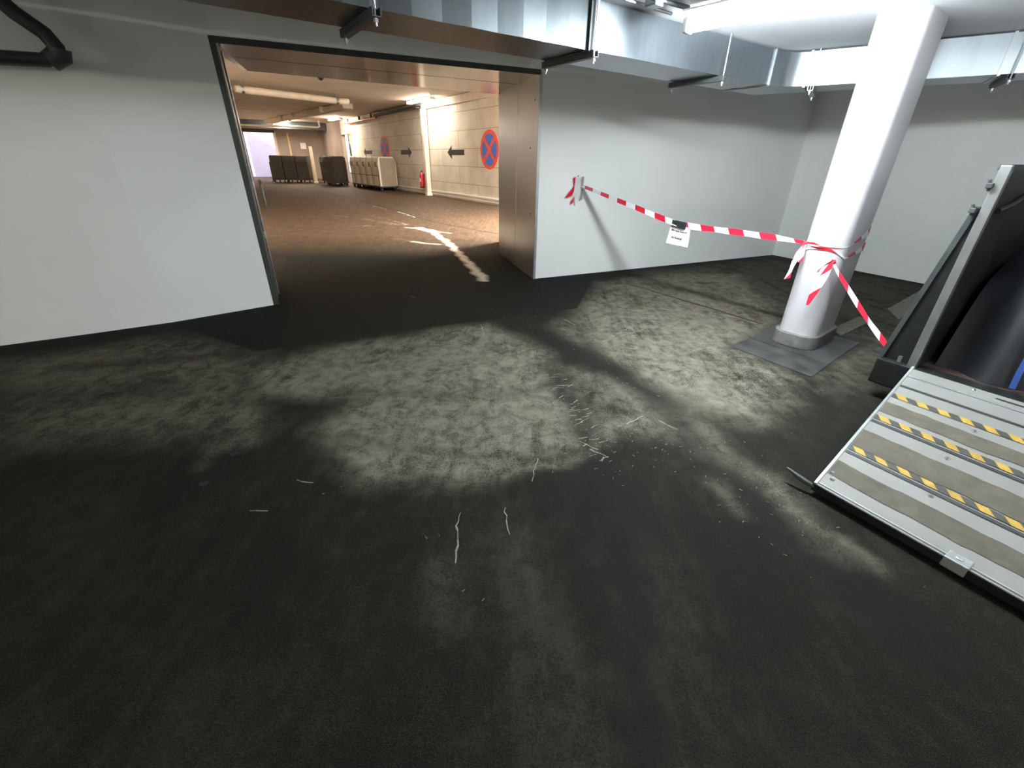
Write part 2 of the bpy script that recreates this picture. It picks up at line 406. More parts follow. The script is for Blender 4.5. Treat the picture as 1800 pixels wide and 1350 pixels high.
STROKES = [('R', 0.6, 0.11, [(1.26, 2.43), (1.32, 2.07), (1.45, 1.92), (1.48, 1.7), (1.47, 1.44)]), ('R', 0.35, 0.06, [(1.53, 1.58), (1.66, 1.38)]), ('R', 0.35, 0.06, [(1.13, 1.91), (1.19, 1.71)]), ('R', 0.45, 0.14, [(1.15, 2.69), (1.25, 2.5), (1.26, 2.24)]), ('R', 0.5, 0.07, [(0.5, 2.22), (0.74, 2.49), (0.92, 2.6)]), ('R', 0.5, 0.05, [(-1.03, 2.12), (-0.46, 2.02), (-0.06, 1.95), (0.35, 2.13), (0.51, 2.25)]), ('R', 0.3, 0.04, [(0.73, 3.39), (0.87, 2.89), (0.91, 2.72)]), ('R', 0.12, 0.09, [(-0.31, 1.32), (-0.23, 1.1)]), ('R', 0.25, 0.06, [(-1.85, 2.56), (-1.6, 2.23)]), ('R', 0.16, 0.05, [(-3.0, 2.6), (-2.19, 2.79)]), ('R', 0.18, 0.1, [(-1.86, 2.89), (-1.29, 3.43)]), ('R', 0.2, 0.05, [(-1.8, 2.0), (-1.77, 2.29)]), ('R', 0.12, 0.2, [(0.64, 1.33), (0.49, 0.62)]), ('R', 0.1, 0.15, [(0.01, 1.48), (0.19, 0.69)]), ('G', 0.7, 0.17, [(-0.27, 4.7), (0.34, 4.19), (0.88, 3.39), (1.16, 2.73), (1.21, 2.3), (1.33, 1.7), (1.46, 1.32), (1.57, 1.08)]), ('G', 0.3, 0.5, [(0.45, 1.68), (0.69, 0.63)]), ('G', 0.65, 0.12, [(0.3, 3.49), (0.46, 2.71), (0.49, 2.16), (0.54, 1.68), (0.53, 1.19), (0.42, 0.62)]), ('G', 0.35, 0.09, [(-1.31, 2.91), (-0.43, 2.89), (0.0, 2.95), (0.46, 3.16)]), ('G', 0.3, 0.06, [(-1.26, 2.36), (-0.7, 2.19), (-0.17, 2.15)]), ('G', 0.5, 0.12, [(-2.47, 3.57), (-3.02, 3.49), (-3.78, 3.23)]), ('G', 0.4, 0.2, [(-3.75, 2.75), (-2.58, 2.87)]), ('G', 0.6, 0.03, [(-1.69, 2.13), (-1.65, 2.11)]), ('G', 0.6, 0.03, [(-1.69, 1.86), (-1.66, 1.85)]), ('G', 0.8, 0.015, [(-1.83, 3.14), (-1.8, 3.14)]), ('G', 0.6, 0.06, [(2.8, 6.46), (2.97, 6.5)]), ('G', 0.5, 0.12, [(0.87, 3.33), (0.64, 4.74), (-0.02, 6.23)]), ('B', 0.75, 0.14, [(-2.51, 11.89), (-2.01, 11.14), (-1.38, 9.57), (-0.83, 7.75), (-0.45, 6.47)]), ('B', 0.6, 0.12, [(-2.8, 11.86), (-2.3, 11.6), (-1.57, 11.0)]), ('B', 0.5, 0.07, [(-2.2, 9.71), (-1.59, 9.41)]), ('B', 0.5, 0.06, [(-5.31, 17.41), (-4.48, 16.28)]), ('B', 0.5, 0.06, [(-11.73, 26.0), (-10.43, 24.38)]), ('B', 0.5, 0.05, [(-5.57, 14.21), (-5.05, 13.98)]), ('B', 0.5, 0.05, [(-4.18, 12.03), (-3.75, 12.08)]), ('B', 0.45, 0.05, [(-6.45, 13.95), (-5.96, 14.01)]), ('B', 0.5, 0.05, [(-9.08, 18.75), (-8.01, 18.16)]), ('B', 0.35, 0.3, [(-4.41, 13.49), (-3.14, 12.38)]), ('B', 0.35, 0.2, [(-2.58, 10.05), (-1.71, 9.4)]), ('B', 0.35, 0.1, [(-4.55, 14.5), (-2.84, 12.41)]), ('B', 0.35, 0.05, [(-11.11, 21.09), (-10.27, 20.92)]), ('B', 0.35, 0.06, [(-8.65, 23.49), (-7.02, 21.92)]), ('B', 0.9, 0.05, [(-3.92, 15.6), (-3.03, 14.09)]), ('G', 0.35, 0.8, [(-4.47, 9.16), (-0.59, 10.65)])]
CRACKS = [(0.01, [(-0.25, 1.66), (-0.26, 1.57), (-0.24, 1.48), (-0.24, 1.35)]), (0.007, [(-0.03, 1.7), (-0.0, 1.52)]), (0.01, [(-1.19, 1.89), (-1.09, 1.87)]), (0.008, [(-1.32, 1.65), (-1.23, 1.65)]), (0.01, [(-0.35, 4.5), (-0.29, 4.16)]), (0.006, [(0.16, 2.12), (0.12, 1.91)]), (0.008, [(1.39, 4.4), (0.9, 4.05), (1.29, 4.49)]), (0.009, [(1.12, 2.46), (1.03, 2.57)]), (0.008, [(0.79, 2.52), (0.93, 2.63)]), (0.01, [(0.44, 2.31), (0.54, 2.22)]), (0.01, [(0.49, 2.22), (0.59, 2.14)]), (0.008, [(0.57, 4.74), (0.68, 4.51)]), (0.006, [(-1.36, 5.57), (-1.25, 5.47)])]
LINE_A = [(4.7, 5.3), (5.95, 6.29), (5.93, 6.07), (4.51, 4.88)]
LINE_B = [(3.5, 4.53), (4.13, 4.99), (4.09, 4.78), (3.46, 4.32)]
LINE_A2 = [(4.16, 4.99), (4.76, 5.38), (4.54, 4.92), (4.02, 4.66)]
JOINT = [(-10.66, 24.79), (-8.01, 21.72), (-4.63, 16.87), (-2.34, 13.08), (-0.36, 10.94)]

# ------------------------------------------------------------------ floor
def poly_sd(px, py, poly):
    """signed distance (positive inside) of points to polygon"""
    inside = np.zeros(px.shape, bool); dmin = np.full(px.shape, 1e9)
    n = len(poly)
    for i in range(n):
        x0, y0 = poly[i]; x1, y1 = poly[(i+1) % n]
        dx, dy = x1-x0, y1-y0
        t = np.clip(((px-x0)*dx + (py-y0)*dy) / (dx*dx+dy*dy+1e-12), 0, 1)
        d = np.hypot(px-(x0+t*dx), py-(y0+t*dy)); dmin = np.minimum(dmin, d)
        c = ((y0 > py) != (y1 > py))
        with np.errstate(divide='ignore', invalid='ignore'):
            xi = (x1-x0)*(py-y0)/(y1-y0+1e-12)+x0
        inside ^= c & (px < xi)
    return np.where(inside, dmin, -dmin)

def line_d(px, py, pts):
    dmin = np.full(px.shape, 1e9)
    for (x0, y0), (x1, y1) in zip(pts[:-1], pts[1:]):
        dx, dy = x1-x0, y1-y0
        t = np.clip(((px-x0)*dx + (py-y0)*dy) / (dx*dx+dy*dy+1e-12), 0, 1)
        dmin = np.minimum(dmin, np.hypot(px-(x0+t*dx), py-(y0+t*dy)))
    return dmin

def wobble(x, y):
    return (np.sin(x*9.1+y*3.3)+np.sin(y*11.7-x*4.1)+np.sin(x*23+y*17)*0.6)*0.018

V_all = []; F_all = []; W_all = []; off = 0
for (x0, x1, y0, y1, st) in ((-5.0, 6.4, 0.2, 9.0, 0.02), (-9.2, -5.0, 0.2, 9.0, 0.3), (6.4, 9.2, 0.2, 9.0, 0.4), (-9.2, 9.2, -6.2, 0.2, 0.4),
                             (-12.0, 1.5, 9.0, 20.0, 0.05), (-30.0, -12.0, 9.0, 20.0, 0.5), (-30.0, 1.5, 20.0, 60.0, 0.25)):
    nx = int(round((x1-x0)/st))+1; ny = int(round((y1-y0)/st))+1
    gx, gy = np.meshgrid(np.linspace(x0, x1, nx), np.linspace(y0, y1, ny))
    px = gx.ravel(); py = gy.ravel()
    w = np.zeros((len(px), 4)); w[:, 3] = 1
    qx = px + wobble(px, py); qy = py + wobble(py, px)
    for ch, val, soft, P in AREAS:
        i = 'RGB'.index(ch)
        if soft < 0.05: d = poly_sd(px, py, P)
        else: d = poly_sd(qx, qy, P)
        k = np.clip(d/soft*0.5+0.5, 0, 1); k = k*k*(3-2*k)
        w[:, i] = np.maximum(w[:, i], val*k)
    for ch, val, wd, P in STROKES:
        i = 'RGB'.index(ch)
        k = np.exp(-(line_d(qx, qy, P)/wd)**2*1.2)
        w[:, i] = w[:, i] + val*k*(1-w[:, i])
    V_all.append(np.stack([px, py, np.zeros_like(px)], 1)); W_all.append(w)
    idx = (np.arange(ny*nx).reshape(ny, nx)+off)
    F_all.append(np.stack([idx[:-1, :-1], idx[:-1, 1:], idx[1:, 1:], idx[1:, :-1]], -1).reshape(-1, 4))
    off += nx*ny
V_ = np.concatenate(V_all); F_ = np.concatenate(F_all); W_ = np.concatenate(W_all)
extra_v = []; extra_f = []; extra_m = []
def decal(poly, mi, z=0.0015):
    n = len(V_)+len(extra_v)
    for p in poly: extra_v.append((p[0], p[1], z))
    extra_f.append([n+i for i in range(len(poly))]); extra_m.append(mi)
def thick_line(pts, w, mi, z=0.0015, jag=0.0):
    pts = [Vector((p[0], p[1])) for p in pts]
    fine = []
    for a, b in zip(pts[:-1], pts[1:]):
        k = max(1, int((b-a).length/0.03)) if jag else 1
        for i in range(k):
            t = (b-a).normalized(); nrm = Vector((-t.y, t.x))
            fine.append(a.lerp(b, i/k) + nrm*random.uniform(-jag, jag))
    fine.append(pts[-1])
    for i, (a, b) in enumerate(zip(fine[:-1], fine[1:])):
        t = (b-a)
        if t.length < 1e-5: continue
        t.normalize(); nrm = Vector((-t.y, t.x))
        wa = w*(0.4+0.9*random.random())/2 if jag else w/2
        wb = wa
        decal([a-nrm*wa, b+t*0.002-nrm*wb, b+t*0.002+nrm*wb, a+nrm*wa], mi, z)
for w_, P in CRACKS: thick_line(P, w_*0.8, 1, 0.0012, 0.006)
for P in (LINE_A, LINE_B): decal(P, 2)
thick_line(JOINT, 0.07, 3, 0.003)
TREAD = [(0.32, 3.43), (0.43, 2.87), (0.5, 2.41), (0.54, 2.05)]
for i in range(46):          # chips torn out along the tyre track
    k = random.random()*2.999; a_ = Vector(TREAD[int(k)]); b_ = Vector(TREAD[int(k)+1]); c_ = a_.lerp(b_, k-int(k))+Vector((random.gauss(0, 0.05), random.gauss(0, 0.04)))
    an = math.atan2((b_-a_).y, (b_-a_).x)+math.pi/2+random.gauss(0.3, 0.35); L_ = random.uniform(0.02, 0.07)
    thick_line([c_-Vector((math.cos(an), math.sin(an)))*L_/2, c_+Vector((math.cos(an), math.sin(an)))*L_/2], random.uniform(0.003, 0.007), 1, 0.0012, 0.004)
for cx_, cy_, ra in [(-1.67, 2.12, 0.022), (-1.68, 1.85, 0.022), (-1.82, 3.14, 0.02)]:      # oil spots
    decal([(cx_+ra*(1+0.25*math.sin(5*t))*math.cos(t)*1.3, cy_+ra*(1+0.2*math.cos(4*t))*math.sin(t)) for t in [2*math.pi*q/14 for q in range(14)]], 3, 0.0012)
nF = len(F_)
me = bpy.data.meshes.new('floor')
verts = np.concatenate([V_, np.array(extra_v)]) if extra_v else V_
me.vertices.add(len(verts)); me.vertices.foreach_set('co', verts.astype(np.float32).ravel())
loops = list(F_.ravel()) + [i for f in extra_f for i in f]
me.loops.add(len(loops)); me.loops.foreach_set('vertex_index', np.array(loops, dtype=np.int32))
tot = np.array([4]*nF + [len(f) for f in extra_f], dtype=np.int32)
start = np.concatenate([[0], np.cumsum(tot)[:-1]]).astype(np.int32)
me.polygons.add(len(tot)); me.polygons.foreach_set('loop_start', start); me.polygons.foreach_set('loop_total', tot)
me.polygons.foreach_set('material_index', np.array([0]*nF + extra_m, dtype=np.int32))
ca = me.color_attributes.new('wear_and_light', 'FLOAT_COLOR', 'POINT')
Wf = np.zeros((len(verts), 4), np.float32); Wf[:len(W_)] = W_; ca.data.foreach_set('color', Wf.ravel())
me.update(calc_edges=True); me.validate()
for k in ('floor', 'scratch', 'faded_line', 'crevice'): me.materials.append(M[k])
floor = bpy.data.objects.new('floor', me); COL.objects.link(floor); tag(floor, kind='structure')

# ------------------------------------------------------------------ walls
def wall(name, p0, p1, z0, z1, mat, t=0.2, zt0=None):
    """wall whose visible face runs p0->p1 (left to right as seen from the room), body lies behind it"""
    p0 = Vector(p0); p1 = Vector(p1); d = (p1-p0).normalized(); n = Vector((-d.y, d.x))
    m = MB(); m.prism([p0, p1, p1+n*t, p0+n*t], z0, z1)
    return tag(m.build(name, mat), kind='structure')

JL = (-2.87, 5.11); JLI = (-3.27, 5.93); JR = (0.30, 6.58); JRI = (-0.28, 8.57); CO = (5.11, 8.82)
LW = [(-9.2, 1.7), (-5.9, 3.02), (-4.77, 3.71), (-4.25, 4.03), (-3.66, 4.42), JL]
m = MB()
m.prism(LW + [JLI] + [(-3.95, 5.3), (-4.8, 4.6), (-6.1, 3.8), (-9.2, 2.5)], 0, 2.95)
tag(m.build('wall_left', M['paint']), kind='structure')
m = MB()
m.prism([JR, (5.11, 8.82), (5.0, 9.1), (5.0, 9.9), (-0.30, 9.9), (-0.28, 8.62)], 0, 2.95)
tag(m.build('wall_centre', M['paint']), kind='structure')
m = MB()
m.prism([(JL[0]-0.02, JL[1]-0.01), JR, (-0.28, 8.62), (-3.5, 6.75), JLI], 2.575, 3.0)
tag(m.build('wall_lintel', M['paint']), kind='structure')
m = MB()
m.prism([CO, (6.35, 6.5), (8.2, 3.3), (8.6, 3.5), (6.6, 6.9), (5.2, 9.3)], 0, 2.95)
tag(m.build('wall_right', M['paint']), kind='structure')
wall('wall_side_right', (8.25, 3.4), (8.25, -6.0), 0, 2.95, M['paint'])
wall('wall_behind', (8.4, -6.0), (-9.2, -6.0), 0, 2.95, M['paint'])
wall('wall_side_left', (-9.1, -6.0), (-9.1, 2.4), 0, 2.95, M['paint'])

# near ceiling: low slab in front of the duct, a higher one behind it
DL = Vector((-4.0, 0.66)); DC = Vector((2.74, 5.40)); DR = Vector((7.6, 2.205))
dn = Vector((-(DC-DL).y, (DC-DL).x)).normalized()
m = MB()
m.prism([(-9.2, -6.1), (8.4, -6.1), (8.4, 1.9), DR+Vector((0.25, 0.3)), (2.80, 5.68), DL+dn*0.3, (-9.2, -2.9)], 2.60, 3.1)
tag(m.build('ceiling', M['ceiling']), kind='structure')
m = MB()
m.prism([(-9.3, -3.5), (8.6, -3.5), (8.6, 9.9), (-0.3, 9.9), (-0.28, 8.62), (0.25, 6.62), (-2.9, 5.2), (-4.0, 5.6), (-9.3, 3.2)], 2.96, 3.15)
tag(m.build('ceiling_recess', M['ceiling']), kind='structure')

# stainless lining of the opening
t1 = empty('trim_1'); tag(t1, kind='structure')
d = Vector(JRI)-Vector(JR); L = d.length; d.normalize(); nl = Vector((-d.y, d.x))  # points to the opening side
for k, (a, b) in enumerate(((0.0, 0.46), (0.465, 1.0))):
    m = MB(); A = Vector(JR)+d*(L*a)+nl*0.012; B = Vector(JR)+d*(L*b)+nl*0.012
    m.prism([A, B, B-nl*0.010, A-nl*0.010], 0.0, 2.573)
    m.build('lining_panel', M['stainless'], t1, bevel=0.003)
m = MB(); A = Vector(JR)
m.prism([A+Vector((-0.004, -0.012)), A+Vector((0.030, 0.002)), A+Vector((0.026, 0.012)), A+Vector((-0.006, 0.0))], 0.0, 2.573)
m.build('corner_trim', M['alu'], t1)
for z, o_ in ((1.75, 0.30), (0.9, 0.2), (2.3, 0.15)):
    m = MB(); P = Vector(JR)+d*o_+nl*0.012
    m.tube([(P.x, P.y, z), (P.x+nl.x*0.006, P.y+nl.y*0.006, z)], 0.011, 10)
    m.build('screw', M['black'], t1)
# left reveal lining
t2 = empty('trim_2'); tag(t2, kind='structure')
A = Vector(JL); B = Vector(JLI); e = (B-A).normalized(); nr = Vector((e.y, -e.x))
m = MB(); m.prism([A+nr*0.002, A+nr*0.014, B+nr*0.014, B+nr*0.002], 0, 2.57); m.build('lining_panel', M['stainless'], t2)
m = MB(); m.prism([A+Vector((-0.04, -0.03)), A+Vector((0.02, -0.008)), A+Vector((0.018, 0.02)), A+Vector((-0.02, 0.0))], 0, 2.60); m.build('corner_trim', M['darksteel'], t2)
C2 = A+e*0.42
m = MB(); m.tube([(C2.x+nr.x*0.024, C2.y+nr.y*0.024, 0.02), (C2.x+nr.x*0.024, C2.y+nr.y*0.024, 2.55)], 0.010, 10); m.build('guide_tube', M['steel'], t2)
for z in (1.30, 1.62, 2.1, 0.75):
    m = MB(); m.box((C2.x+nr.x*0.022, C2.y+nr.y*0.022, z), (0.05, 0.03, 0.08), math.atan2(e.y, e.x)); m.build('bracket', M['alu'], t2, bevel=0.008)
# lintel lining: polished underside in two strips, dark front edge
t3 = empty('trim_3'); tag(t3, kind='structure')
a0 = Vector(JL); a1 = Vector(JR); b0 = Vector(JLI); b1 = Vector(JRI); bb0 = Vector((-3.42, 6.70))
m = MB(); m.prism([a0, a1, a1.lerp(b1, 0.45), a0.lerp(bb0, 0.45)], 2.561, 2.573); m.build('soffit_panel', M['lintel'], t3)
m = MB(); m.prism([a0.lerp(bb0, 0.457), a1.lerp(b1, 0.457), b1, bb0], 2.559, 2.573); m.build('soffit_panel', M['lintel'], t3)
e2 = (a1-a0).normalized(); n2 = Vector((-e2.y, e2.x))
m = MB(); m.prism([a0-e2*0.03-n2*0.016, a1-n2*0.016, a1-n2*0.002, a0-e2*0.03-n2*0.002], 2.545, 2.60); m.build('edge_angle', M['darksteel'], t3)

# ------------------------------------------------------------------ corridor shell
CW0 = Vector((-0.63, 18.16)); CD = Vector((-6.24, 9.05)).normalized(); CN = Vector((CD.y, -CD.x))   # CN points out of the corridor (right)
def cw(s, o=0.0): return CW0 + CD*s - CN*o       # s along wall, o metres out into the corridor
S_END = 18.6
HC = 3.87
m = MB()
a = cw(-11.5); b = cw(S_END)
m.prism([b, a, a+CN*0.25, b+CN*0.25], 0, HC)
tag(m.build('wall_corridor_right', M['block']), kind='structure')
m = MB(); a = cw(S_END); b = cw(S_END+1.9)
m.prism([b, a, a+CN*0.25, b+CN*0.25], 3.0, HC); tag(m.build('wall_corridor_door_head', M['block']), kind='structure')
m = MB(); a = cw(S_END+1.9); b = cw(27.0)
m.prism([b, a, a+CN*0.25, b+CN*0.25], 0, HC); tag(m.build('wall_corridor_inner', M['end_wall']), kind='structure')
# end wall with the exit opening
EL = Vector((-20.2, 36.6)); ED = Vector((0.823, 0.568))
s_hit = None
det = ED.x*(-CD.y) - ED.y*(-CD.x)
rhs = CW0-EL
s_hit = (rhs.x*(-CD.y) - rhs.y*(-CD.x))/det
EXW = 2.25
m = MB(); a = EL+ED*EXW; b = EL+ED*(s_hit+0.2); n = Vector((-ED.y, ED.x))
m.prism([a, b, b+n*0.3, a+n*0.3], 0, HC); tag(m.build('wall_end', M['end_wall']), kind='structure')
m = MB(); a = EL-ED*0.1; b = EL+ED*EXW
m.prism([a, b, b+n*0.3, a+n*0.3], 3.35, HC); tag(m.build('wall_end_head', M['cream']), kind='structure')
m = MB(); m.prism([(-3.272, 5.94), (-4.4, 5.6), EL-ED*1.6-Vector((0, 0.2)), EL-ED*0.0], 0, HC)
tag(m.build('wall_corridor_left', M['cream']), kind='structure')
m = MB(); m.prism([(-3.2, 5.9), (-0.28, 8.60), (6.0, 9.0), cw(-11.5)+CN*0.2, cw(27.0)+CN*0.2, EL+ED*s_hit+n*0.3, EL-ED*1.8+n*0.3, (-4.6, 5.5)], HC, HC+0.2)
tag(m.build('ceiling_corridor', M['corr_ceiling']), kind='structure')
m = MB(); m.prism([(-3.3, 6.9), (-0.28, 8.66), (-0.28, 8.78), (-3.4, 7.02)], 2.6, HC); tag(m.build('wall_over_opening', M['cream']), kind='structure')
m = MB(); a = Vector((-0.28, 8.6)); m.prism([a, (7.2, 9.2), (7.2, 9.45), (-0.28, 8.85)], 2.6, HC); tag(m.build('wall_corridor_near', M['cream']), kind='structure')
# exit frame
t4 = empty('trim_4'); tag(t4, kind='structure')
m = MB(); m.beam((EL.x, EL.y, 3.28), (EL.x+ED.x*EXW, EL.y+ED.y*EXW, 3.28), 0.25, 0.22); m.build('head_rail', M['rust'], t4)
m = MB(); m.box((EL.x+0.05, EL.y, 1.65), (0.16, 0.2, 3.3)); m.build('left_post', M['rust'], t4)
m = MB(); q = EL+ED*EXW; m.box((q.x, q.y, 1.65), (0.16, 0.2, 3.3)); m.build('right_post', M['cream'], t4)
# outside: ramp walls in daylight
m = MB(); a = EL+n*5.5-ED*4; b = EL+n*5.5+ED*7
m.prism([a, b, b+n*0.3, a+n*0.3], 0, 6.0); tag(m.build('wall_outside', M['outside']), kind='structure')
m = MB()
p0 = EL+n*5.2+ED*0.9; p1 = EL+n*5.2+ED*4.5
m.face([(p0.x, p0.y, 3.6), (p1.x, p1.y, 1.1), (p1.x, p1.y, 0), (p0.x, p0.y, 0)])
m.prism([p0, p1, p1+n*0.25, p0+n*0.25], 0, [4.3, 0.9, 0.9, 4.3]); tag(m.build('wall_ramp', M['outside']), kind='structure')
# side doorway on the corridor wall
dr = empty('door_1'); tag(dr, kind='structure')
a = cw(S_END+0.15, -0.6); b = cw(S_END+1.75, -0.6)
m = MB(); m.beam((a.x, a.y, 1.5), (b.x, b.y, 1.5), 0.05, 3.0); m.build('door_leaf', M['door_pale'], dr)
a = cw(S_END+0.06, 0.02); m = MB(); m.box((a.x, a.y, 1.5), (0.16, 0.14, 3.0), math.atan2(CD.y, CD.x)); m.build('door_jamb', M['darksteel'], dr)
# skirting rails
for k, z in enumerate((0.10, 0.22)):
    m = MB(); a = cw(-8, 0.03); b = cw(13.2, 0.03); m.beam((a.x, a.y, z), (b.x, b.y, z), 0.05, 0.045)
    tag(m.build('baseboard_right', M['white_plastic']), kind='structure')
# wall coping strip under the ceiling
m = MB(); a = cw(-9, 0.05); b = cw(S_END, 0.05); m.beam((a.x, a.y, 3.72), (b.x, b.y, 3.72), 0.12, 0.26)
tag(m.build('trim_5', M['cream']), kind='structure')

# ------------------------------------------------------------------ column
def rrect(cx, cy, a, b, r, phi, n=8):
    out = []
    for sx, sy, a0 in ((1, 1, 0), (-1, 1, 90), (-1, -1, 180), (1, -1, 270)):
        for k in range(n+1):
            t = math.radians(a0+90*k/n); x = sx*(a-r)+r*math.cos(t); y = sy*(b-r)+r*math.sin(t)
            out.append((cx+x*math.cos(phi)-y*math.sin(phi), cy+x*math.sin(phi)+y*math.cos(phi)))
    return out
CX, CY, CA, CB, CPHI = 2.985, 4.20, 0.32, 0.17, math.radians(39)
col = empty('column', (CX, CY, 0))
tag(col, 'white painted column with rounded edges on a low grey plinth, tape tied round it', 'column')
def rel(pts, c): return [(p[0]-c[0], p[1]-c[1]) for p in pts]
m = MB(); m.prism(rel(rrect(CX, CY, CA, CB, 0.125, CPHI), (CX, CY)), 0.135, 2.60); m.build('shaft', M['column'], col, smooth=True)
m = MB(); m.prism(rel(rrect(CX, CY, CA+0.03, CB+0.03, 0.135, CPHI), (CX, CY)), 0.006, 0.135); m.build('plinth', M['plinth'], col, smooth=True, bevel=0.006)
# stone plates round the column foot
m = MB()
for q in ([(2.14, 3.96), (2.53, 3.30), (2.83, 3.55), (2.44, 4.20)], [(2.445, 4.21), (2.835, 3.56), (3.50, 4.10), (3.10, 4.75)]):
    m.prism(q, 0.0, 0.006)
pl = tag(m.build('floor_plate', M['stone'], bevel=0.002), 'dark grey slab let into the floor around the column foot', 'floor plate')
# drain channel
m = MB()
ch0 = Vector((1.70, 6.36)); ch1 = Vector((2.80, 4.66))
m.beam((ch0.x, ch0.y, 0.003), (ch1.x, ch1.y, 0.003), 0.035, 0.006)
tag(m.build('floor_channel', M['rust']), 'thin rusty steel strip in the floor running to the column', 'floor channel')

# ------------------------------------------------------------------ ventilation duct
duct = empty('ventilation_duct', (0, 0, 0))
tag(duct, 'large rectangular galvanised sheet metal duct under the ceiling, turning at the corner', 'duct')
ZB, ZT = 2.30, 2.585; DEP = 0.48
dd = (DC-DL).normalized(); dnn = Vector((-dd.y, dd.x))
# left run with stepped sheets
J1 = DL+dd*((Vector((0.52, 3.86))-DL).dot(dd))
def run(p0, p1, step, amp, name, parent, nvec):
    L = (p1-p0).length; dv = (p1-p0).normalized(); k = max(1, int(round(L/step)))
    front = []
    for i in range(k):
        a = p0+dv*(L*i/k); b = p0+dv*(L*(i+1)/k)
        front += [a+nvec*amp*(1 if i % 2 else 0), b-dv*0.001+nvec*amp*(0 if i % 2 else 1)]
    m = MB(); m.prism([tuple(p) for p in front]+[tuple(p1+nvec*DEP), tuple(p0+nvec*DEP)], ZB, ZT)
    return m.build(name, M['galv_dark'] if amp > 0.003 else M['galv'], parent)
run(DL, J1-dd*0.03, 0.19, 0.009, 'duct_section', duct, dnn)
run(J1+dd*0.03, DC-dd*0.25, 0.9, 0.002, 'duct_section', duct, dnn)
de = (DR-DC).normalized(); dne = Vector((-de.y, de.x))
# elbow
pts = []
for i in range(9):
    t = i/8; a = DC-dd*0.25; b = DC; c = DC+de*0.18
    pts.append(a*(1-t)**2+b*2*t*(1-t)+c*t*t)
outer = [p for p in (DC+de*0.18+dne*DEP, DC+(dnn+dne).normalized()*DEP*1.25, DC-dd*0.25+dnn*DEP)]
m = MB(); m.prism([tuple(p) for p in pts]+[tuple(p) for p in outer], ZB+0.002, ZT-0.002); m.build('duct_elbow', M['galv'], duct, smooth=True)
run(DC+de*0.21, DR, 0.8, 0.002, 'duct_section', duct, dne)
def flange(p, dv, nv, w=0.03, mat='steel'):
    m = MB(); a = p-nv*0.012-dv*w/2; b = p-nv*0.012+dv*w/2
    m.prism([tuple(a), tuple(b), tuple(b+nv*(DEP+0.024)), tuple(a+nv*(DEP+0.024))], ZB-0.012, ZT+0.008)
    return m.build('flange', M[mat], duct)
flange(J1-dd*0.02, dd, dnn, 0.035, 'darksteel'); flange(J1+dd*0.02, dd, dnn)
flange(DC-dd*0.265, dd, dnn, 0.018); flange(DC+de*0.195, de, dne, 0.022); flange(DC+de*1.62, de, dne, 0.02)
# trapeze hangers
def hanger(p, dv, nv, label, over=0.05):
    h_ = empty('duct_hanger', (p.x, p.y, ZB-0.03))
    tag(h_, label, 'hanger', 'steel hangers carrying the duct')
    a = -nv*over; b = nv*(DEP+0.06)
    m = MB(); m.beam((a.x, a.y, -0.012), (b.x, b.y, -0.012), 0.045, 0.004)
    for s in (-1, 1): m.beam((a.x+dv.x*0.022*s, a.y+dv.y*0.022*s, 0.008), (b.x+dv.x*0.022*s, b.y+dv.y*0.022*s, 0.008), 0.004, 0.04)
    m.build('channel', M['darksteel'] if over > 0.04 else M['steel'], h_)
    for q in (-nv*0.03, nv*(DEP+0.03)):
        m = MB(); m.tube([(q.x, q.y, -0.05), (q.x, q.y, 0.33)], 0.006, 8); m.build('threaded_rod', M['steel'], h_)
        m = MB(); m.tube([(q.x, q.y, -0.035), (q.x, q.y, -0.018)], 0.013, 6); m.build('nut', M['steel'], h_)
    return h_
hanger(DL+dd*((Vector((-0.74, 2.9))-DL).dot(dd)), dd, dnn, 'dark steel channel hanger under the duct above the wide opening', 0.055)
hanger(J1, dd, dnn, 'steel channel hanger at the duct joint near the right end of the opening', 0.05)
hanger(DL+dd*((Vector((1.83, 4.78))-DL).dot(dd)), dd, dnn, 'steel channel hanger on the duct between the lamp and the duct corner', 0.045)
hanger(DC+de*0.26, de, dne, 'steel hanger just right of the bend in the duct', 0.03)
hanger(DC+de*1.70, de, dne, 'steel channel hanger on the duct right of the white column', 0.045)

# ------------------------------------------------------------------ lamps
def batten(name, p0, p1, z, mat, label, group=None, w=0.11, closed=True):
    """tube fitting between p0 and p1 on the ceiling; diffuser underneath"""
    p0 = Vector(p0); p1 = Vector(p1); c = (p0+p1)/2; L = (p1-p0).length; a = math.atan2((p1-p0).y, (p1-p0).x)
    o = empty(name, (c.x, c.y, z), a)
    tag(o, label, 'ceiling light', group)
    m = MB(); m.box((0, 0, -0.02), (L, w*0.8, 0.04)); m.build('housing', M['white_plastic'], o, bevel=0.005)
    m = MB()
    prof = [(-w/2, -0.035), (-w/2*0.95, -0.07), (-w/2*0.6, -0.095), (0, -0.105), (w/2*0.6, -0.095), (w/2*0.95, -0.07), (w/2, -0.035)]
    n = len(prof); base = len(m.v)
    xs = (-L/2+0.03, L/2-0.03)
    for x in xs:
        for y, zz in prof: m.v.append((x, y, zz))
    for i in range(n-1):
        m.f.append((i, i+1, n+i+1, n+i)); m.uv.append([(0,0)]*4); m.mi.append(0)
    m.f.append(tuple(range(n))); m.uv.append([(0,0)]*n); m.mi.append(0)
    m.f.append(tuple(range(n, 2*n))); m.uv.append([(0,0)]*n); m.mi.append(0)
    m.f.append((0, n-1, 2*n-1, n)); m.uv.append([(0,0)]*4); m.mi.append(0)
    m.build('diffuser', mat, o, smooth=True)
    for s in (-1, 1):
        m = MB(); m.box((s*(L/2-0.012), 0, -0.065), (0.035, w*1.02, 0.085)); m.build('end_cap', M['white_plastic'], o, bevel=0.008)
    return o
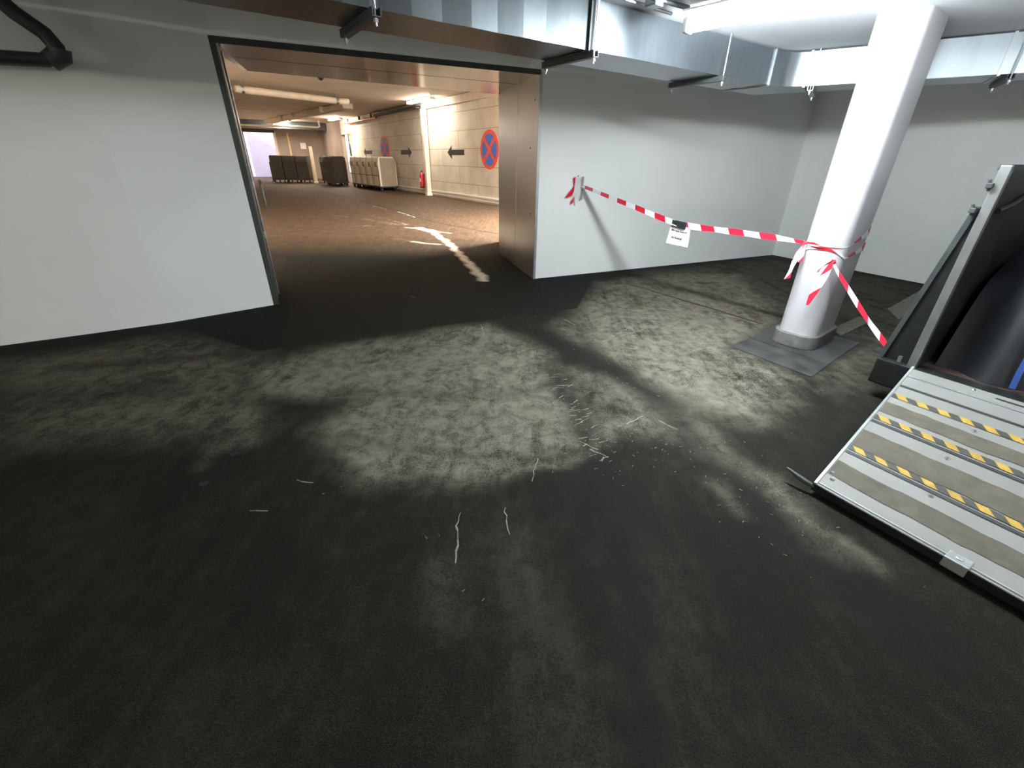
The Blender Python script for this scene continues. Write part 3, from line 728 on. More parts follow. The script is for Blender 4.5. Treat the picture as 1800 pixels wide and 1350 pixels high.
nl_ = batten('ceiling_light', (1.17, 3.81), (2.17, 2.70), 2.50, M['tube_cool'], 'long bright cool white tube light on the low ceiling left of the column', w=0.085)
for s_ in (-0.5, 0.5):
    m = MB(); m.box((s_, 0, 0.05), (0.04, 0.05, 0.10)); m.build('mounting_bracket', M['steel'], nl_)
m = MB(); m.box((0, 0, 0.004), (1.48, 0.19, 0.012)); m.build('reflector', M['white_plastic'], nl_)
batten('ceiling_light', (2.95, 2.05), (3.95, 0.95), 2.585, M['fill_side'], 'added unseen cool fill tube light on the low ceiling above the trailer')  # added out of view to brighten the right-hand walls
for i, (a, b, lb) in enumerate((((-0.9, -4.6), (0.9, -4.6), 'added unseen fill tube light on the near ceiling behind the viewer'), ((-7.6, -1.9), (-6.8, -3.3), 'added unseen fill tube light on the near ceiling at the far left side'), ((6.2, -2.4), (7.0, -1.0), 'added unseen fill tube light on the near ceiling behind the trailer'))):
    batten('ceiling_light', a, b, 2.585, M['fill_back'], lb, w=0.14)  # added fill tubes out of view, placed to lift the walls
g = 'warm tube lights along the corridor ceiling'
batten('ceiling_light', (-4.75, 22.75), (-3.38, 20.81), 3.83, M['tube_warm'], 'warm tube light nearest the opening, above the fire extinguisher wall', g, w=0.24)
batten('ceiling_light', (-12.3, 33.4), (-11.0, 31.7), 3.83, M['tube_warm_far'], 'warm tube light in the middle of the row, above the pale carts', g, w=0.24)
batten('ceiling_light', (-16.9, 36.4), (-15.5, 34.6), 3.83, M['tube_warm_far'], 'farthest and smallest warm tube light, nearest the bright exit', g, w=0.24)
batten('ceiling_light', (2.0, 13.6), (3.2, 12.2), 3.83, M['fill_warm'], 'added warm fill tube light on the corridor ceiling hidden behind the right side of the opening', g, w=0.24)  # added fill, never in view, brightens the corridor wall and ceiling
# conduit and box beside the near lamp
cd_ = empty('conduit', (0.9, 4.0, 2.56)); tag(cd_, 'thin grey electric conduit under the ceiling ending at the cool tube light', 'conduit')
m = MB(); m.tube([(-0.72, -0.70, 0), (-0.2, -0.27, 0), (0.22, 0.05, 0)], 0.011, 8); m.build('pipe', M['steel'], cd_, smooth=True)
m = MB(); m.tube([(-0.66, -0.78, 0.005), (-0.12, -0.35, 0.005), (0.30, -0.07, 0.005)], 0.016, 8); m.build('cable', M['darksteel'], cd_, smooth=True)
m = MB(); m.box((0.02, -0.22, -0.005), (0.09, 0.09, 0.05), 0.7); m.build('junction_box', M['steel'], cd_, bevel=0.006)

# ------------------------------------------------------------------ dark drain pipe at upper left
dp = empty('drain_pipe', (-3.66, 4.19, 2.28)); tag(dp, 'dark insulated pipe with an elbow at the top of the left wall', 'pipe')
m = MB(); m.tube([(-0.75, -0.52, -0.08), (-0.40, -0.27, -0.05), (-0.06, 0.0, -0.03), (0.03, 0.02, 0.03)], 0.05, 14); m.build('lower_run', M['darkpipe'], dp, smooth=True)
m = MB(); m.tube([(0.03, 0.02, -0.02), (0.045, 0.02, 0.06), (0.01, 0.0, 0.14), (-0.10, -0.07, 0.25), (-0.17, -0.12, 0.36), (-0.2, -0.14, 0.60)], 0.055, 14); m.build('riser', M['darkpipe'], dp, smooth=True)
m = MB(); m.tube([(-0.02, 0.0, -0.035), (0.05, 0.03, 0.0), (0.06, 0.03, 0.05)], 0.068, 14); m.build('elbow_collar', M['darksteel'], dp, smooth=True)
m = MB(); m.tube([(-0.42, -0.285, -0.055), (-0.36, -0.24, -0.05)], 0.062, 14); m.build('clamp', M['darksteel'], dp, smooth=True)

# ------------------------------------------------------------------ barrier tape, upper: wall to column
TW = 0.075
up = empty('barrier_tape', (0.95, 6.86, 1.28))
tag(up, 'red and white barrier tape sagging from the white wall to the column', 'barrier tape', 'barrier tapes')
O = Vector((0.95, 6.86, 1.28))
K1 = Vector((2.650, 4.13, 0.965))
path = [(0.0, 1.285, 0.28), (0.146, 1.20, 0.38), (0.247, 1.14, 0.5), (0.344, 1.085, 0.55), (0.433, 1.03, 0.62), (0.541, 0.972, 0.7), (0.60, 0.962, 0.8), (0.66, 0.960, 0.75), (0.72, 0.965, 0.62), (0.781, 0.968, 0.75), (0.84, 0.970, 0.6), (0.892, 0.970, 0.7), (0.95, 0.968, 0.4), (1.0, 0.965, 0.22)]
def smooth_path(P, n=5):
    out = []
    for i in range(len(P)-1):
        p0 = P[max(0, i-1)]; p1 = P[i]; p2 = P[i+1]; p3 = P[min(len(P)-1, i+2)]
        for k in range(n):
            t = k/n
            out.append(tuple(0.5*((2*b)+(c-a)*t+(2*a-5*b+4*c-d)*t*t+(3*b-a-3*c+d)*t**3) for a, b, c, d in zip(p0, p1, p2, p3)))
    out.append(P[-1]); return out
A2 = Vector((0.95, 6.86)); B2 = Vector((2.650, 4.13)); ab = (B2-A2).normalized(); nb = Vector((-ab.y, ab.x))
pts = []; wd = []
for (t, z, w) in smooth_path(path):
    p = A2.lerp(B2, t)
    ang = math.acos(max(-1, min(1, w)))*(1 if int(t*6) % 2 else 1)
    pts.append(Vector((p.x, p.y, z))-O)
    wd.append(Vector((nb.x*math.sin(ang), nb.y*math.sin(ang), math.cos(ang)))*TW)
m = MB(); m.ribbon(pts, wd, u0=0.04); m.build('span', M['tape'], up, smooth=True)
# patch stuck on the wall
wd_ = Vector((4.81, 2.24, 0)).normalized(); wn = Vector((wd_.y, -wd_.x, 0))
def wp(s, z, o=0.004): return Vector((0.95, 6.86, 0)) - O + Vector((0, 0, z)) + wd_*s + wn*(o+0.015)
m = MB()
m.face([wp(-0.15, 1.385), wp(-0.06, 1.42), wp(-0.045, 1.30), wp(-0.13, 1.06), wp(-0.17, 1.03), wp(-0.12, 1.25)], [(0.2, 0), (0.2, 1), (0.3, 1), (0.52, 1), (0.55, 0), (0.36, 0)])
m.build('wall_patch', M['tape'], up)
m = MB()
m.face([wp(-0.12, 1.29, .008), wp(-0.07, 1.33, .010), wp(-0.17, 1.13, .012), wp(-0.27, 1.13, .014)], [(0.10, 1), (0.18, 0.6), (0.3, 1), (0.32, 0)])
m.build('wall_patch', M['tape'], up)
m = MB()
m.face([wp(-0.115, 1.41, .012), wp(-0.05, 1.40, .012), wp(-0.005, 1.27, .013), wp(-0.03, 1.10, .015), wp(-0.10, 1.03, .013), wp(-0.13, 1.2, .013)], [(0.0, 0), (0.05, 0.5), (0.1, 0.6), (0.14, 0), (0.15, 0.3), (0.1, 0)])
m.build('wall_patch', M['tape'], up)
for z0, z1 in ((1.25, 1.40), (1.10, 1.24)):
    m = MB(); c = wp(0.0, (z0+z1)/2, .018); a = wp(-0.022, z0, .018); b = wp(0.018, z0, .018); cc = wp(0.022, z1, .018); d_ = wp(-0.018, z1, .018)
    m.face([a, b, cc, d_]); tag(m.build('fixing_strip', M['greytape'], up), 'grey adhesive strip')
# loop on the column
def col_ring(off):
    return rrect(CX, CY, CA+off, CB+off, 0.125+off, CPHI, 10)
def nearest(ring, p):
    return min(range(len(ring)), key=lambda i: math.dist(ring[i], (p[0], p[1])))
def loop_on_column(z_of, parent, org, w=TW, twist=None, name='column_loop', off=0.006):
    ring = col_ring(off); n = len(ring)
    pts = []; wds = []
    for i in range(n+1):
        x, y = ring[i % n]; pts.append(Vector((x, y, z_of(x, y)))-org)
        wds.append(Vector((0, 0, w*(twist(x, y) if twist else 1))))
    m = MB(); m.ribbon(pts, wds); return m.build(name, M['tape'], parent, smooth=True)
rdir = Vector((math.cos(CPHI), math.sin(CPHI)))
def sx(x, y): return (Vector((x-CX, y-CY)).dot(rdir))/0.34
loop_on_column(lambda x, y: 0.955+0.13*(sx(x, y)+0.9)*0.5, up, O, twist=lambda x, y: 0.10 if sx(x, y) < -0.35 else min(1.0, 0.10+(sx(x, y)+0.35)*3.0))
# knot and tails
def blob(c, r, parent, name, mat, sc=(1, 1, 1.2)):
    bm = bmesh.new(); bmesh.ops.create_icosphere(bm, subdivisions=3, radius=r)
    for v in bm.verts:
        k = 1+0.25*math.sin(v.co.x/r*4+1)*math.sin(v.co.z/r*5)
        v.co = Vector((v.co.x*sc[0]*k, v.co.y*sc[1]*k, v.co.z*sc[2]*k))+Vector(c)
    me = bpy.data.meshes.new(name); bm.to_mesh(me); bm.free(); me.materials.append(mat)
    me.polygons.foreach_set('use_smooth', [True]*len(me.polygons))
    o = bpy.data.objects.new(name, me); COL.objects.link(o); o.parent = parent; return o
M['tapered'] = simple('tape_red', (0.66, 0.018, 0.045), 0.3, 0, 0.1, 40)
blob(K1-O+Vector((-0.012, -0.02, -0.01)), 0.018, up, 'knot', M['tapered'], (1, 1, 1.7))
def tail(pts, widths, parent, org, u0=0.0, name='tail', dirv=(0.8, 0.5, 0.1)):
    P = [Vector(p)-org for p in pts]
    W_ = [Vector(dirv).normalized()*w for w in widths]
    P2 = smooth_path([tuple(p)+tuple(w) for p, w in zip(P, W_)], 5)
    m = MB(); m.ribbon([q[:3] for q in P2], [q[3:] for q in P2], u0=u0); return m.build(name, M['tape'], parent, smooth=True)
tail([(2.638, 4.10, 0.96), (2.60, 4.08, 0.90), (2.565, 4.05, 0.82), (2.54, 4.03, 0.74), (2.525, 4.02, 0.66)], [0.02, 0.04, 0.045, 0.03, 0.05], up, O, 0.17, dirv=(0.85, -0.5, 0.35))
tail([(2.64, 4.10, 0.955), (2.63, 4.08, 0.88), (2.625, 4.07, 0.80)], [0.02, 0.035, 0.03], up, O, 0.0, dirv=(0.7, -0.6, 0.1))
tail([(2.645, 4.09, 0.97), (2.68, 4.00, 0.975), (2.73, 3.95, 0.972)], [0.015, 0.02, 0.008], up, O, 0.2, dirv=(0, 0, 1))

# lower tape: column to trailer
E1 = Vector((2.885, 3.06, 0.335)); K2 = Vector((2.79, 3.885, 0.845)); O2 = Vector((2.79, 3.885, 0.845))
lo = empty('barrier_tape', tuple(O2))
tag(lo, 'red and white barrier tape running down from the column to the trailer', 'barrier tape', 'barrier tapes')
pts = []; wd = []
for t, dz, w in smooth_path([(0, 0, 0.25), (0.12, -0.01, 0.6), (0.3, -0.015, 0.8), (0.5, -0.02, 0.9), (0.65, -0.02, 0.75), (0.8, -0.012, 0.95), (1.0, 0, 0.85)]):
    p = K2.lerp(E1, t); pts.append(p+Vector((0, 0, dz))-O2)
    wd.append(Vector((0.88, 0.15, 0.25)).normalized()*TW*w*0.72)
m = MB(); m.ribbon(pts, wd, u0=0.0); m.build('span', M['tape'], lo, smooth=True)
loop_on_column(lambda x, y: 0.862+0.075*(sx(x, y)+0.9)*0.5+(0.085*max(0, -0.70-sx(x, y))*3.3 if sx(x, y) < -0.70 else 0), lo, O2, twist=lambda x, y: 0.25 if sx(x, y) < -0.4 else min(0.85, 0.25+(sx(x, y)+0.4)*0.9), off=0.009)
blob(Vector((0, -0.012, 0)), 0.018, lo, 'knot', M['tapered'], (1.3, 1, 1.2))
tail([(2.775, 3.865, 0.85), (2.73, 3.865, 0.825), (2.70, 3.87, 0.79), (2.69, 3.87, 0.76)], [0.03, 0.06, 0.06, 0.03], lo, O2, 0.17, dirv=(0.5, -0.3, 0.8))
tail([(2.77, 3.86, 0.84), (2.735, 3.845, 0.74), (2.70, 3.835, 0.64), (2.675, 3.83, 0.55), (2.655, 3.825, 0.47)], [0.03, 0.06, 0.065, 0.05, 0.02], lo, O2, 0.22, dirv=(0.8, -0.5, 0.1))

# paper notice hanging on the upper tape
PO = Vector((1.925, 5.30, 0.95))
pn = empty('paper_notice', tuple(PO)); tag(pn, 'white paper notice in a sleeve taped to the sagging barrier tape', 'notice')
pdir = Vector((ab.x, ab.y, 0)); pnr = Vector((ab.y, -ab.x, 0))
if pnr.dot(Vector((0, 0, 0))-PO) < 0: pnr = -pnr
pw, ph = 0.30, 0.215
def pp(s, t, o=0.0):     # s -1..1 across, t 0 top .. 1 bottom
    bow = 0.012*math.sin(s*2.2+t*3.0)+0.01*t
    return pdir*(s*pw/2)+Vector((0, 0, -t*ph-0.012*s*0))+pnr*(bow+o+0.012)+Vector((0, 0, -0.006*s))
m = MB(); n = 8
for i in range(n):
    for j in range(n):
        a, b = -1+2*i/n, -1+2*(i+1)/n; c, d_ = j/n, (j+1)/n
        m.face([pp(a, c), pp(a, d_), pp(b, d_), pp(b, c)])
m.build('sheet', M['paper'], pn, smooth=True, weld=True)
m = MB()
for i in range(6):
    a, b = -0.80+1.45*i/6, -0.80+1.45*(i+1)/6
    m.face([pp(a, -0.24, .016), pp(a, 0.13, .016), pp(b, 0.12, .016), pp(b, -0.21, .016)])
tag(m.build('adhesive_strip', M['blacktape'], pn, smooth=True, weld=True), 'black adhesive strip')
def text_on_paper(txt, size, cx, ty):
    cu = bpy.data.curves.new('lettering', 'FONT'); cu.body = txt; cu.size = size; cu.align_x = 'CENTER'; cu.extrude = 0.0004; cu.offset = 0.0008
    tmp = bpy.data.objects.new('tmp', cu); COL.objects.link(tmp)
    bpy.context.view_layer.update()
    dg = bpy.context.evaluated_depsgraph_get()
    me = bpy.data.meshes.new_from_object(tmp.evaluated_get(dg))
    bpy.data.objects.remove(tmp)
    for v in me.vertices:
        s = cx + v.co.x/(pw/2); t = ty - v.co.y/ph
        q = pp(s, t, 0.0022+v.co.z); v.co = q
    me.materials.clear(); me.materials.append(M['ink'])
    o = bpy.data.objects.new('lettering', me); COL.objects.link(o); o.parent = pn; return o
text_on_paper('Bitte nicht Parken!', 0.031, 0.0, 0.32)
text_on_paper('No Parking!', 0.031, -0.08, 0.68)

# ------------------------------------------------------------------ trailer with lowered ramp
H = Vector((2.89, 2.83, 0.30)); bdir = Vector((math.cos(math.radians(-58.5)), math.sin(math.radians(-58.5)), 0))
adir = Vector((-bdir.y, bdir.x, 0))
NA = Vector((1.65, 1.85, 0.065))
tr = empty('cargo_trailer', (H.x, H.y, 0))
tag(tr, 'dark open trailer at the right edge with a lowered white and grey striped ramp', 'trailer')
def T(a, b, z): return Vector((0, 0, 0))+adir*a+bdir*b+Vector((0, 0, z))
WID = 1.9; LEN = 3.0
def tprism(name, poly, z0, z1, mat, **k):
    m = MB(); m.prism([tuple((T(a, b, 0)).xy) for a, b in poly], z0, z1); return m.build(name, mat, tr, **k)
tprism('floor_pan', [(0.02, -0.05), (0.02, WID), (LEN, WID), (LEN, -0.05)], 0.22, 0.30, M['rust'])
tprism('side_wall', [(0.05, -0.055), (0.05, -0.01), (LEN, -0.01), (LEN, -0.055)], 0.30, 1.60, M['ply'])
tprism('side_wall', [(0.05, WID), (0.05, WID+0.04), (LEN, WID+0.04), (LEN, WID)], 0.30, 1.60, M['ply'])
tprism('front_wall', [(LEN-0.04, 0), (LEN-0.04, WID), (LEN, WID), (LEN, 0)], 0.30, 1.60, M['ply'])
tprism('top_rail', [(0.0, -0.065), (0.0, 0.0), (LEN, 0.0), (LEN, -0.065)], 1.585, 1.615, M['darksteel'])
# rear post: pale grey channel
m = MB(); p = T(0.02, -0.03, 0); m.box((p.x, p.y, 0.955), (0.05, 0.05, 1.31), math.atan2(adir.y, adir.x)); m.build('corner_post', M['steel'], tr, bevel=0.004)
# bumper beam and side flare
tprism('bumper', [(-0.03, -0.23), (-0.03, WID+0.1), (0.10, WID+0.1), (0.10, -0.23)], 0.12, 0.315, M['black'], bevel=0.01)
m = MB()
q = [T(0.03, -0.22, 0.315), T(0.03, -0.06, 0.315), T(0.03, -0.06, 1.38), T(0.03, -0.075, 1.38)]
q2 = [x+adir*0.02 for x in q]
m.face(q); m.face(list(reversed(q2)))
for i in range(4): j = (i+1) % 4; m.face([q[i], q2[i], q2[j], q[j]])
m.build('side_gusset', M['black'], tr)
m = MB(); a = T(0.02, -0.225, 0.32); b = T(0.02, -0.078, 1.38); m.beam(a, b, 0.012, 0.03); m.build('gusset_edge', M['darksteel'], tr)
# latch pieces on the post
for z, o_ in ((1.50, -0.06), (1.36, -0.085)):
    m = MB(); p = T(0.0, o_, 0)
    m.box((p.x, p.y, z), (0.03, 0.06, 0.03), math.atan2(bdir.y, bdir.x)+0.0); m.tube([(p.x, p.y, z-0.03), (p.x-0.01, p.y+0.01, z+0.035)], 0.009, 8)
    m.build('latch', M['darksteel'], tr, bevel=0.003)
m = MB(); p = T(-0.03, -0.10, 0); m.tube([(p.x, p.y, 0.33), (p.x, p.y, 0.375)], 0.012, 8); m.build('hinge_pin', M['steel'], tr)
# dark tube imitating a curved reflection on the side wall
pts = [T(0.10, 0.0, 1.36), T(0.30, 0.004, 1.385), T(0.5, 0.006, 1.44), T(0.9, 0.004, 1.50), T(1.6, 0.002, 1.56)]
m = MB(); m.tube([tuple(x) for x in pts], 0.016, 8); m.build('reflection_curve', M['black'], tr, smooth=True)
# ramp
rp = empty('ramp', (0, 0, 0), parent=tr)
a0 = NA-Vector((H.x, H.y, 0)); h0 = Vector((-0.01, 0.012, 0.315))
ub = Vector((math.cos(math.radians(-60.0)), math.sin(math.radians(-60.0)), 0))
def R3(s, t, o=0.0):        # s 0 near edge .. 1 hinge, t metres to the right
    base = a0.lerp(h0, s) + (ub.lerp(bdir, s)).normalized()*t
    nn = Vector((0, 0, 1)); return base+nn*o
def strip(name, s0, s1, t0, t1, o, mat, jag0=0.0, jag1=0.0, parent=None, th=0.002, nseg=60, lab=None):
    m = MB(); e0 = []; e1 = []
    j0 = j1 = 0
    for i in range(nseg+1):
        t = t0+(t1-t0)*i/nseg
        if i % 2 == 0:
            j0 = 0.6*j0+random.uniform(-1, 1)*jag0; j1 = 0.6*j1+random.uniform(-1, 1)*jag1
        e0.append((s0+j0, t)); e1.append((s1+j1, t))
    for i in range(nseg):
        A_, B_, C_, D_ = e0[i], e0[i+1], e1[i+1], e1[i]
        m.face([R3(A_[0], A_[1], o), R3(B_[0], B_[1], o), R3(C_[0], C_[1], o), R3(D_[0], D_[1], o)], [(A_[1], 0), (B_[1], 0), (C_[1], 1), (D_[1], 1)])
    ob = m.build(name, mat, parent or rp)
    if lab: tag(ob, lab)
    return ob
M['ramp_white'] = simple('ramp_white', (0.215, 0.213, 0.200), 0.5, 0.0, 0.08, 3, 0.05, 60)
M['ramp_grit'] = simple('ramp_anti_slip', (0.092, 0.083, 0.062), 0.85, 0, 0.25, 12, 0.4, 220)
M['ramp_line'] = simple('ramp_black_strip', (0.03, 0.035, 0.035), 0.5, 0, 0.2, 10)
def chevron_mat():
    m, nt, b = new_mat('yellow_black_chevron')
    uv = N(nt, 'ShaderNodeUVMap'); sp = N(nt, 'ShaderNodeSeparateXYZ'); nt.links.new(uv.outputs[0], sp.inputs[0])
    t = math_n(nt, 'ADD', math_n(nt, 'MULTIPLY', sp.outputs[0], 1/0.108), math_n(nt, 'MULTIPLY', sp.outputs[1], 0.30))
    st = math_n(nt, 'GREATER_THAN', math_n(nt, 'FRACT', t), 0.5)
    tc = N(nt, 'ShaderNodeTexCoord'); no = N(nt, 'ShaderNodeTexNoise', Scale=16.0, Detail=5.0); nt.links.new(tc.outputs['Object'], no.inputs['Vector'])
    r = ramp(nt, no.outputs[0], [(0.3, (0.7, 0.7, 0.7)), (0.65, (1, 1, 1))])
    c = mixc(nt, st, (0.05, 0.052, 0.047), (0.46, 0.29, 0.045)); c = mixc(nt, 1.0, c, r.outputs[0], 'MULTIPLY')
    nt.links.new(c, b.inputs['Base Color']); b.inputs['Roughness'].default_value = 0.6
    return m
M['chevron'] = chevron_mat()
RW = 1.85
m = MB()
c8 = [R3(0, 0), R3(0, RW), R3(1, RW), R3(1, 0)]
dn8 = [x-Vector((0, 0, 0.035)) for x in c8]
m.face(c8); m.face(list(reversed(dn8)))
for i in range(4): j = (i+1) % 4; m.face([c8[i], dn8[i], dn8[j], c8[j]])
m.build('deck', M['ramp_white'], rp)
m = MB(); m.beam(R3(0.004, -0.005, -0.022), R3(0.004, RW, -0.022), 0.03, 0.042); m.build('front_edge', M['black'], rp)
m = MB(); m.beam(R3(0.0, 0.0, 0.0), R3(1.0, 0.0, 0.0), 0.014, 0.012); m.build('side_trim', M['alu'], rp)
m = MB(); m.beam(R3(0.012, 0.012, 0.001), R3(0.012, RW, 0.001), 0.010, 0.006); m.build('lip', M['alu'], rp)
X0, X1 = 0.012, RW-0.01
for (s0, s1, j) in ((0.075, 0.165, 0.0035), (0.285, 0.405, 0.0035), (0.56, 0.645, 0.0035)):
    strip('anti_slip_strip', s0, s1, X0, X1, 0.002, M['ramp_grit'], j, j)
for (s0, s1) in ((0.252, 0.270), (0.492, 0.512), (0.772, 0.786)):
    pass
for (s0, s1) in ((0.268, 0.2905), (0.518, 0.549), (0.722, 0.752)):
    pass
for (s0, s1) in ((0.228, 0.243), (0.474, 0.490), (0.800, 0.815)):
    strip('black_strip', s0, s1, X0, X1, 0.003, M['ramp_line'])
for (s0, s1) in ((0.252, 0.280), (0.500, 0.532), (0.695, 0.728)):
    strip('chevron_strip', s0, s1, X0, X1, 0.0035, M['chevron'])
strip('hinge_seam', 0.903, 0.915, X0, X1, 0.003, M['alu'])
strip('black_strip', 0.945, 0.955, 0.45, X1, 0.003, M['ramp_line'])
for s_, t_ in ((0.215, 0.42), (0.44, 0.40), (0.665, 0.44), (0.965, 0.34), (0.06, 0.05), (0.09, 0.03)):
    m = MB(); p = R3(s_, t_, 0.0); m.tube([(p.x, p.y, p.z), (p.x, p.y, p.z+0.008)], [0.013, 0.008], 10); m.build('bolt', M['steel'], rp, smooth=True)
m = MB(); p = R3(0.015, 0.60, -0.02); m.box(tuple(p), (0.07, 0.085, 0.055), math.radians(-60)+math.pi/2); m.tube([(p.x, p.y, p.z+0.02), (p.x, p.y, p.z+0.034)], 0.015, 10); m.build('grab_bracket', M['alu'], rp, bevel=0.005)
m = MB(); p = R3(0.0, -0.0, -0.02); m.tube([tuple(p), tuple(p+Vector((-0.035, 0.03, 0.01))), tuple(p+Vector((-0.09, 0.12, 0.03)))], [0.012, 0.016, 0.007], 8); m.build('release_lever', M['darksteel'], rp, smooth=True)
# things in the trailer
bm = bmesh.new(); bmesh.ops.create_grid(bm, x_segments=40, y_segments=30, size=1.0)
for v in bm.verts:
    x, y = v.co.x, v.co.y
    h_ = 1.02*(1-max(0, abs(x)-0.55)**2*1.6)*(1-max(0, y)**8*0.9)*(0.86+0.14*math.sin(x*5.0+1.0))
    side = max(0.0, 1-((y+1)/2)*4.5)
    z = 0.302+h_*(1-side**2)*(1+0.06*math.sin(x*9+y*4)+0.05*math.sin(y*13))
    p = T(0.20+1.10*(y+1)*0.9+0.05*math.sin(x*12), 0.04+0.90*(x+1), 0)
    v.co = Vector((p.x, p.y, z))
me = bpy.data.meshes.new('covered_load'); bm.to_mesh(me); bm.free(); me.materials.append(M['tarp'])
me.polygons.foreach_set('use_smooth', [True]*len(me.polygons))
cl = bpy.data.objects.new('covered_load', me); COL.objects.link(cl); cl.location = (H.x, H.y, 0)
tag(cl, 'very dark blue sheet covering the load inside the trailer', 'covered load')
bsO = T(0.45, 0.12, 0)+Vector((H.x, H.y, 0))
bs = MB(); q = [T(0.13, 0.46, 0.325), T(0.15, 0.45, 0.42), T(0.19, 0.44, 0.60), T(0.24, 0.43, 0.78)]
bs.ribbon([tuple(x+Vector((H.x, H.y, 0))) for x in q], [tuple(bdir*0.03)]*4)
tag(bs.build('strap', M['bluestrap']), 'blue strap hanging down inside the dark trailer', 'strap')

# ------------------------------------------------------------------ corridor wall paintings and fittings
CDv = Vector((CD.x, CD.y, 0)); CNv = Vector((CN.x, CN.y, 0))
crz = math.atan2(-CD.y, -CD.x)      # local x runs towards the viewer along the wall
def W3(s, z, o=0.0): p = cw(s, o); return Vector((p.x, p.y, z))
def no_stopping(s, z, R, label):
    o = empty('no_stopping_sign', tuple(W3(s, z, 0.004)), crz)
    tag(o, label, 'sign', 'round no stopping signs on the corridor wall')
    # local: x along wall towards viewer's right, -y out of the wall?  outward normal is -CN
    yo = -1 if (Matrix.Rotation(crz, 3, 'Z') @ Vector((0, -1, 0))).dot(-CNv) > 0 else 1
    m = MB(); n = 48
    ring = [(R*math.cos(2*math.pi*k/n), yo*0.012, R*math.sin(2*math.pi*k/n)) for k in range(n)]
    back = [(p[0], 0, p[2]) for p in ring]
    m.face(ring); m.face(list(reversed(back)))
    for k in range(n): j = (k+1) % n; m.face([ring[k], back[k], back[j], ring[j]])
    m.build('red_disc', M['signred'], o)
    for c in (90, 0, 180, 270):
        m = MB(); rr = R*0.80; hw = R*0.115
        pts = [(hw*math.sqrt(2)*math.cos(math.radians(c)), yo*0.014, hw*math.sqrt(2)*math.sin(math.radians(c)))]
        dlt = math.degrees(math.asin(hw/rr))
        for k in range(13):
            a = math.radians(c-45+dlt+(90-2*dlt)*k/12); pts.append((rr*math.cos(a), yo*0.014, rr*math.sin(a)))
        m.face(pts); m.build('blue_field', M['signblue'], o)
    return o
no_stopping(0.62, 1.93, 0.67, 'larger looking red and blue no stopping sign beside the steel door lining')
no_stopping(12.0, 2.08, 0.66, 'farther red and blue no stopping sign above the row of pale carts')
def arrow(s0, s1, z, label):
    """tip at s0, tail at s1"""
    m = MB(); sg = 1 if s1 > s0 else -1; L = abs(s1-s0); hl = min(0.42, L*0.3)
    p = lambda s, zz: tuple(W3(s, zz, 0.004))
    m.face([p(s0, z), p(s0+sg*hl, z+0.27), p(s0+sg*hl, z-0.27)])
    m.face([p(s0+sg*hl*0.8, z+0.10), p(s1, z+0.10), p(s1, z-0.10), p(s0+sg*hl*0.8, z-0.10)])
    tag(m.build('wall_arrow', M['arrow']), label, 'arrow', 'black arrows on the corridor wall')
arrow(4.15, 2.62, 1.85, 'black arrow pointing left, on the wall between the near sign and the extinguisher')
arrow(8.15, 9.6, 1.87, 'black arrow pointing right, between the farther sign and the vertical pipe')
arrow(15.9, 14.3, 1.90, 'farthest black arrow, pointing left, beside the farther sign')
# vertical flat pilaster with a small box
ps = empty('downpipe', tuple(W3(6.05, 0, 0.16)), crz); tag(ps, 'cream vertical pipe casing on the corridor wall beside the fire extinguisher', 'pipe')
m = MB(); m.box((0, 0, 1.80), (0.22, 0.22, 3.60)); m.build('casing', M['cream'], ps, bevel=0.02)
m = MB(); m.box((0, 0, 0.05), (0.28, 0.28, 0.14)); m.build('foot', M['white_plastic'], ps, bevel=0.02)
bxo = W3(6.5, 2.42, 0.05); m = MB(); m.box((0, 0, 0), (0.22, 0.10, 0.34)); b_ = m.build('switch_box', M['cart_side'], None, bevel=0.01)
b_.location = tuple(bxo); b_.rotation_euler = (0, 0, crz); tag(b_, 'small beige box on the wall left of the vertical pipe casing', 'switch box')
# fire extinguisher
ex = empty('fire_extinguisher', tuple(W3(6.75, 0.33, 0.16)), crz); tag(ex, 'red fire extinguisher hanging low on the corridor wall beside the vertical pipe casing', 'fire extinguisher')
m = MB(); prof = [(0.0, 0.095), (0.02, 0.115), (0.50, 0.115), (0.58, 0.10), (0.63, 0.05), (0.66, 0.035)]
m.tube([(0, 0, z) for z, r in prof], [r for z, r in prof], 20); m.build('cylinder', M['red'], ex, smooth=True)
m = MB(); m.tube([(0, 0, -0.03), (0, 0, 0.03)], 0.117, 20); m.build('base_ring', M['black'], ex, smooth=True)
m = MB(); m.box((0, 0, 0.69), (0.05, 0.05, 0.07)); m.box((0.05, 0, 0.74), (0.16, 0.03, 0.02)); m.box((0.05, 0, 0.70), (0.13, 0.025, 0.015)); m.build('valve_handle', M['black'], ex, bevel=0.004)
m = MB(); m.tube([(-0.02, 0, 0.69), (-0.12, -0.02, 0.66), (-0.15, -0.03, 0.5), (-0.14, -0.03, 0.25), (-0.13, -0.03, 0.12)], [0.014, 0.014, 0.014, 0.016, 0.022], 8); m.build('hose', M['rubber'], ex, smooth=True)
m = MB(); m.box((0.0, -0.112, 0.33), (0.13, 0.02, 0.16)); m.build('instruction_label', M['white_plastic'], ex)
m = MB(); m.box((0.0, 0.13, 0.35), (0.05, 0.05, 0.5)); m.build('wall_bracket', M['darksteel'], ex)

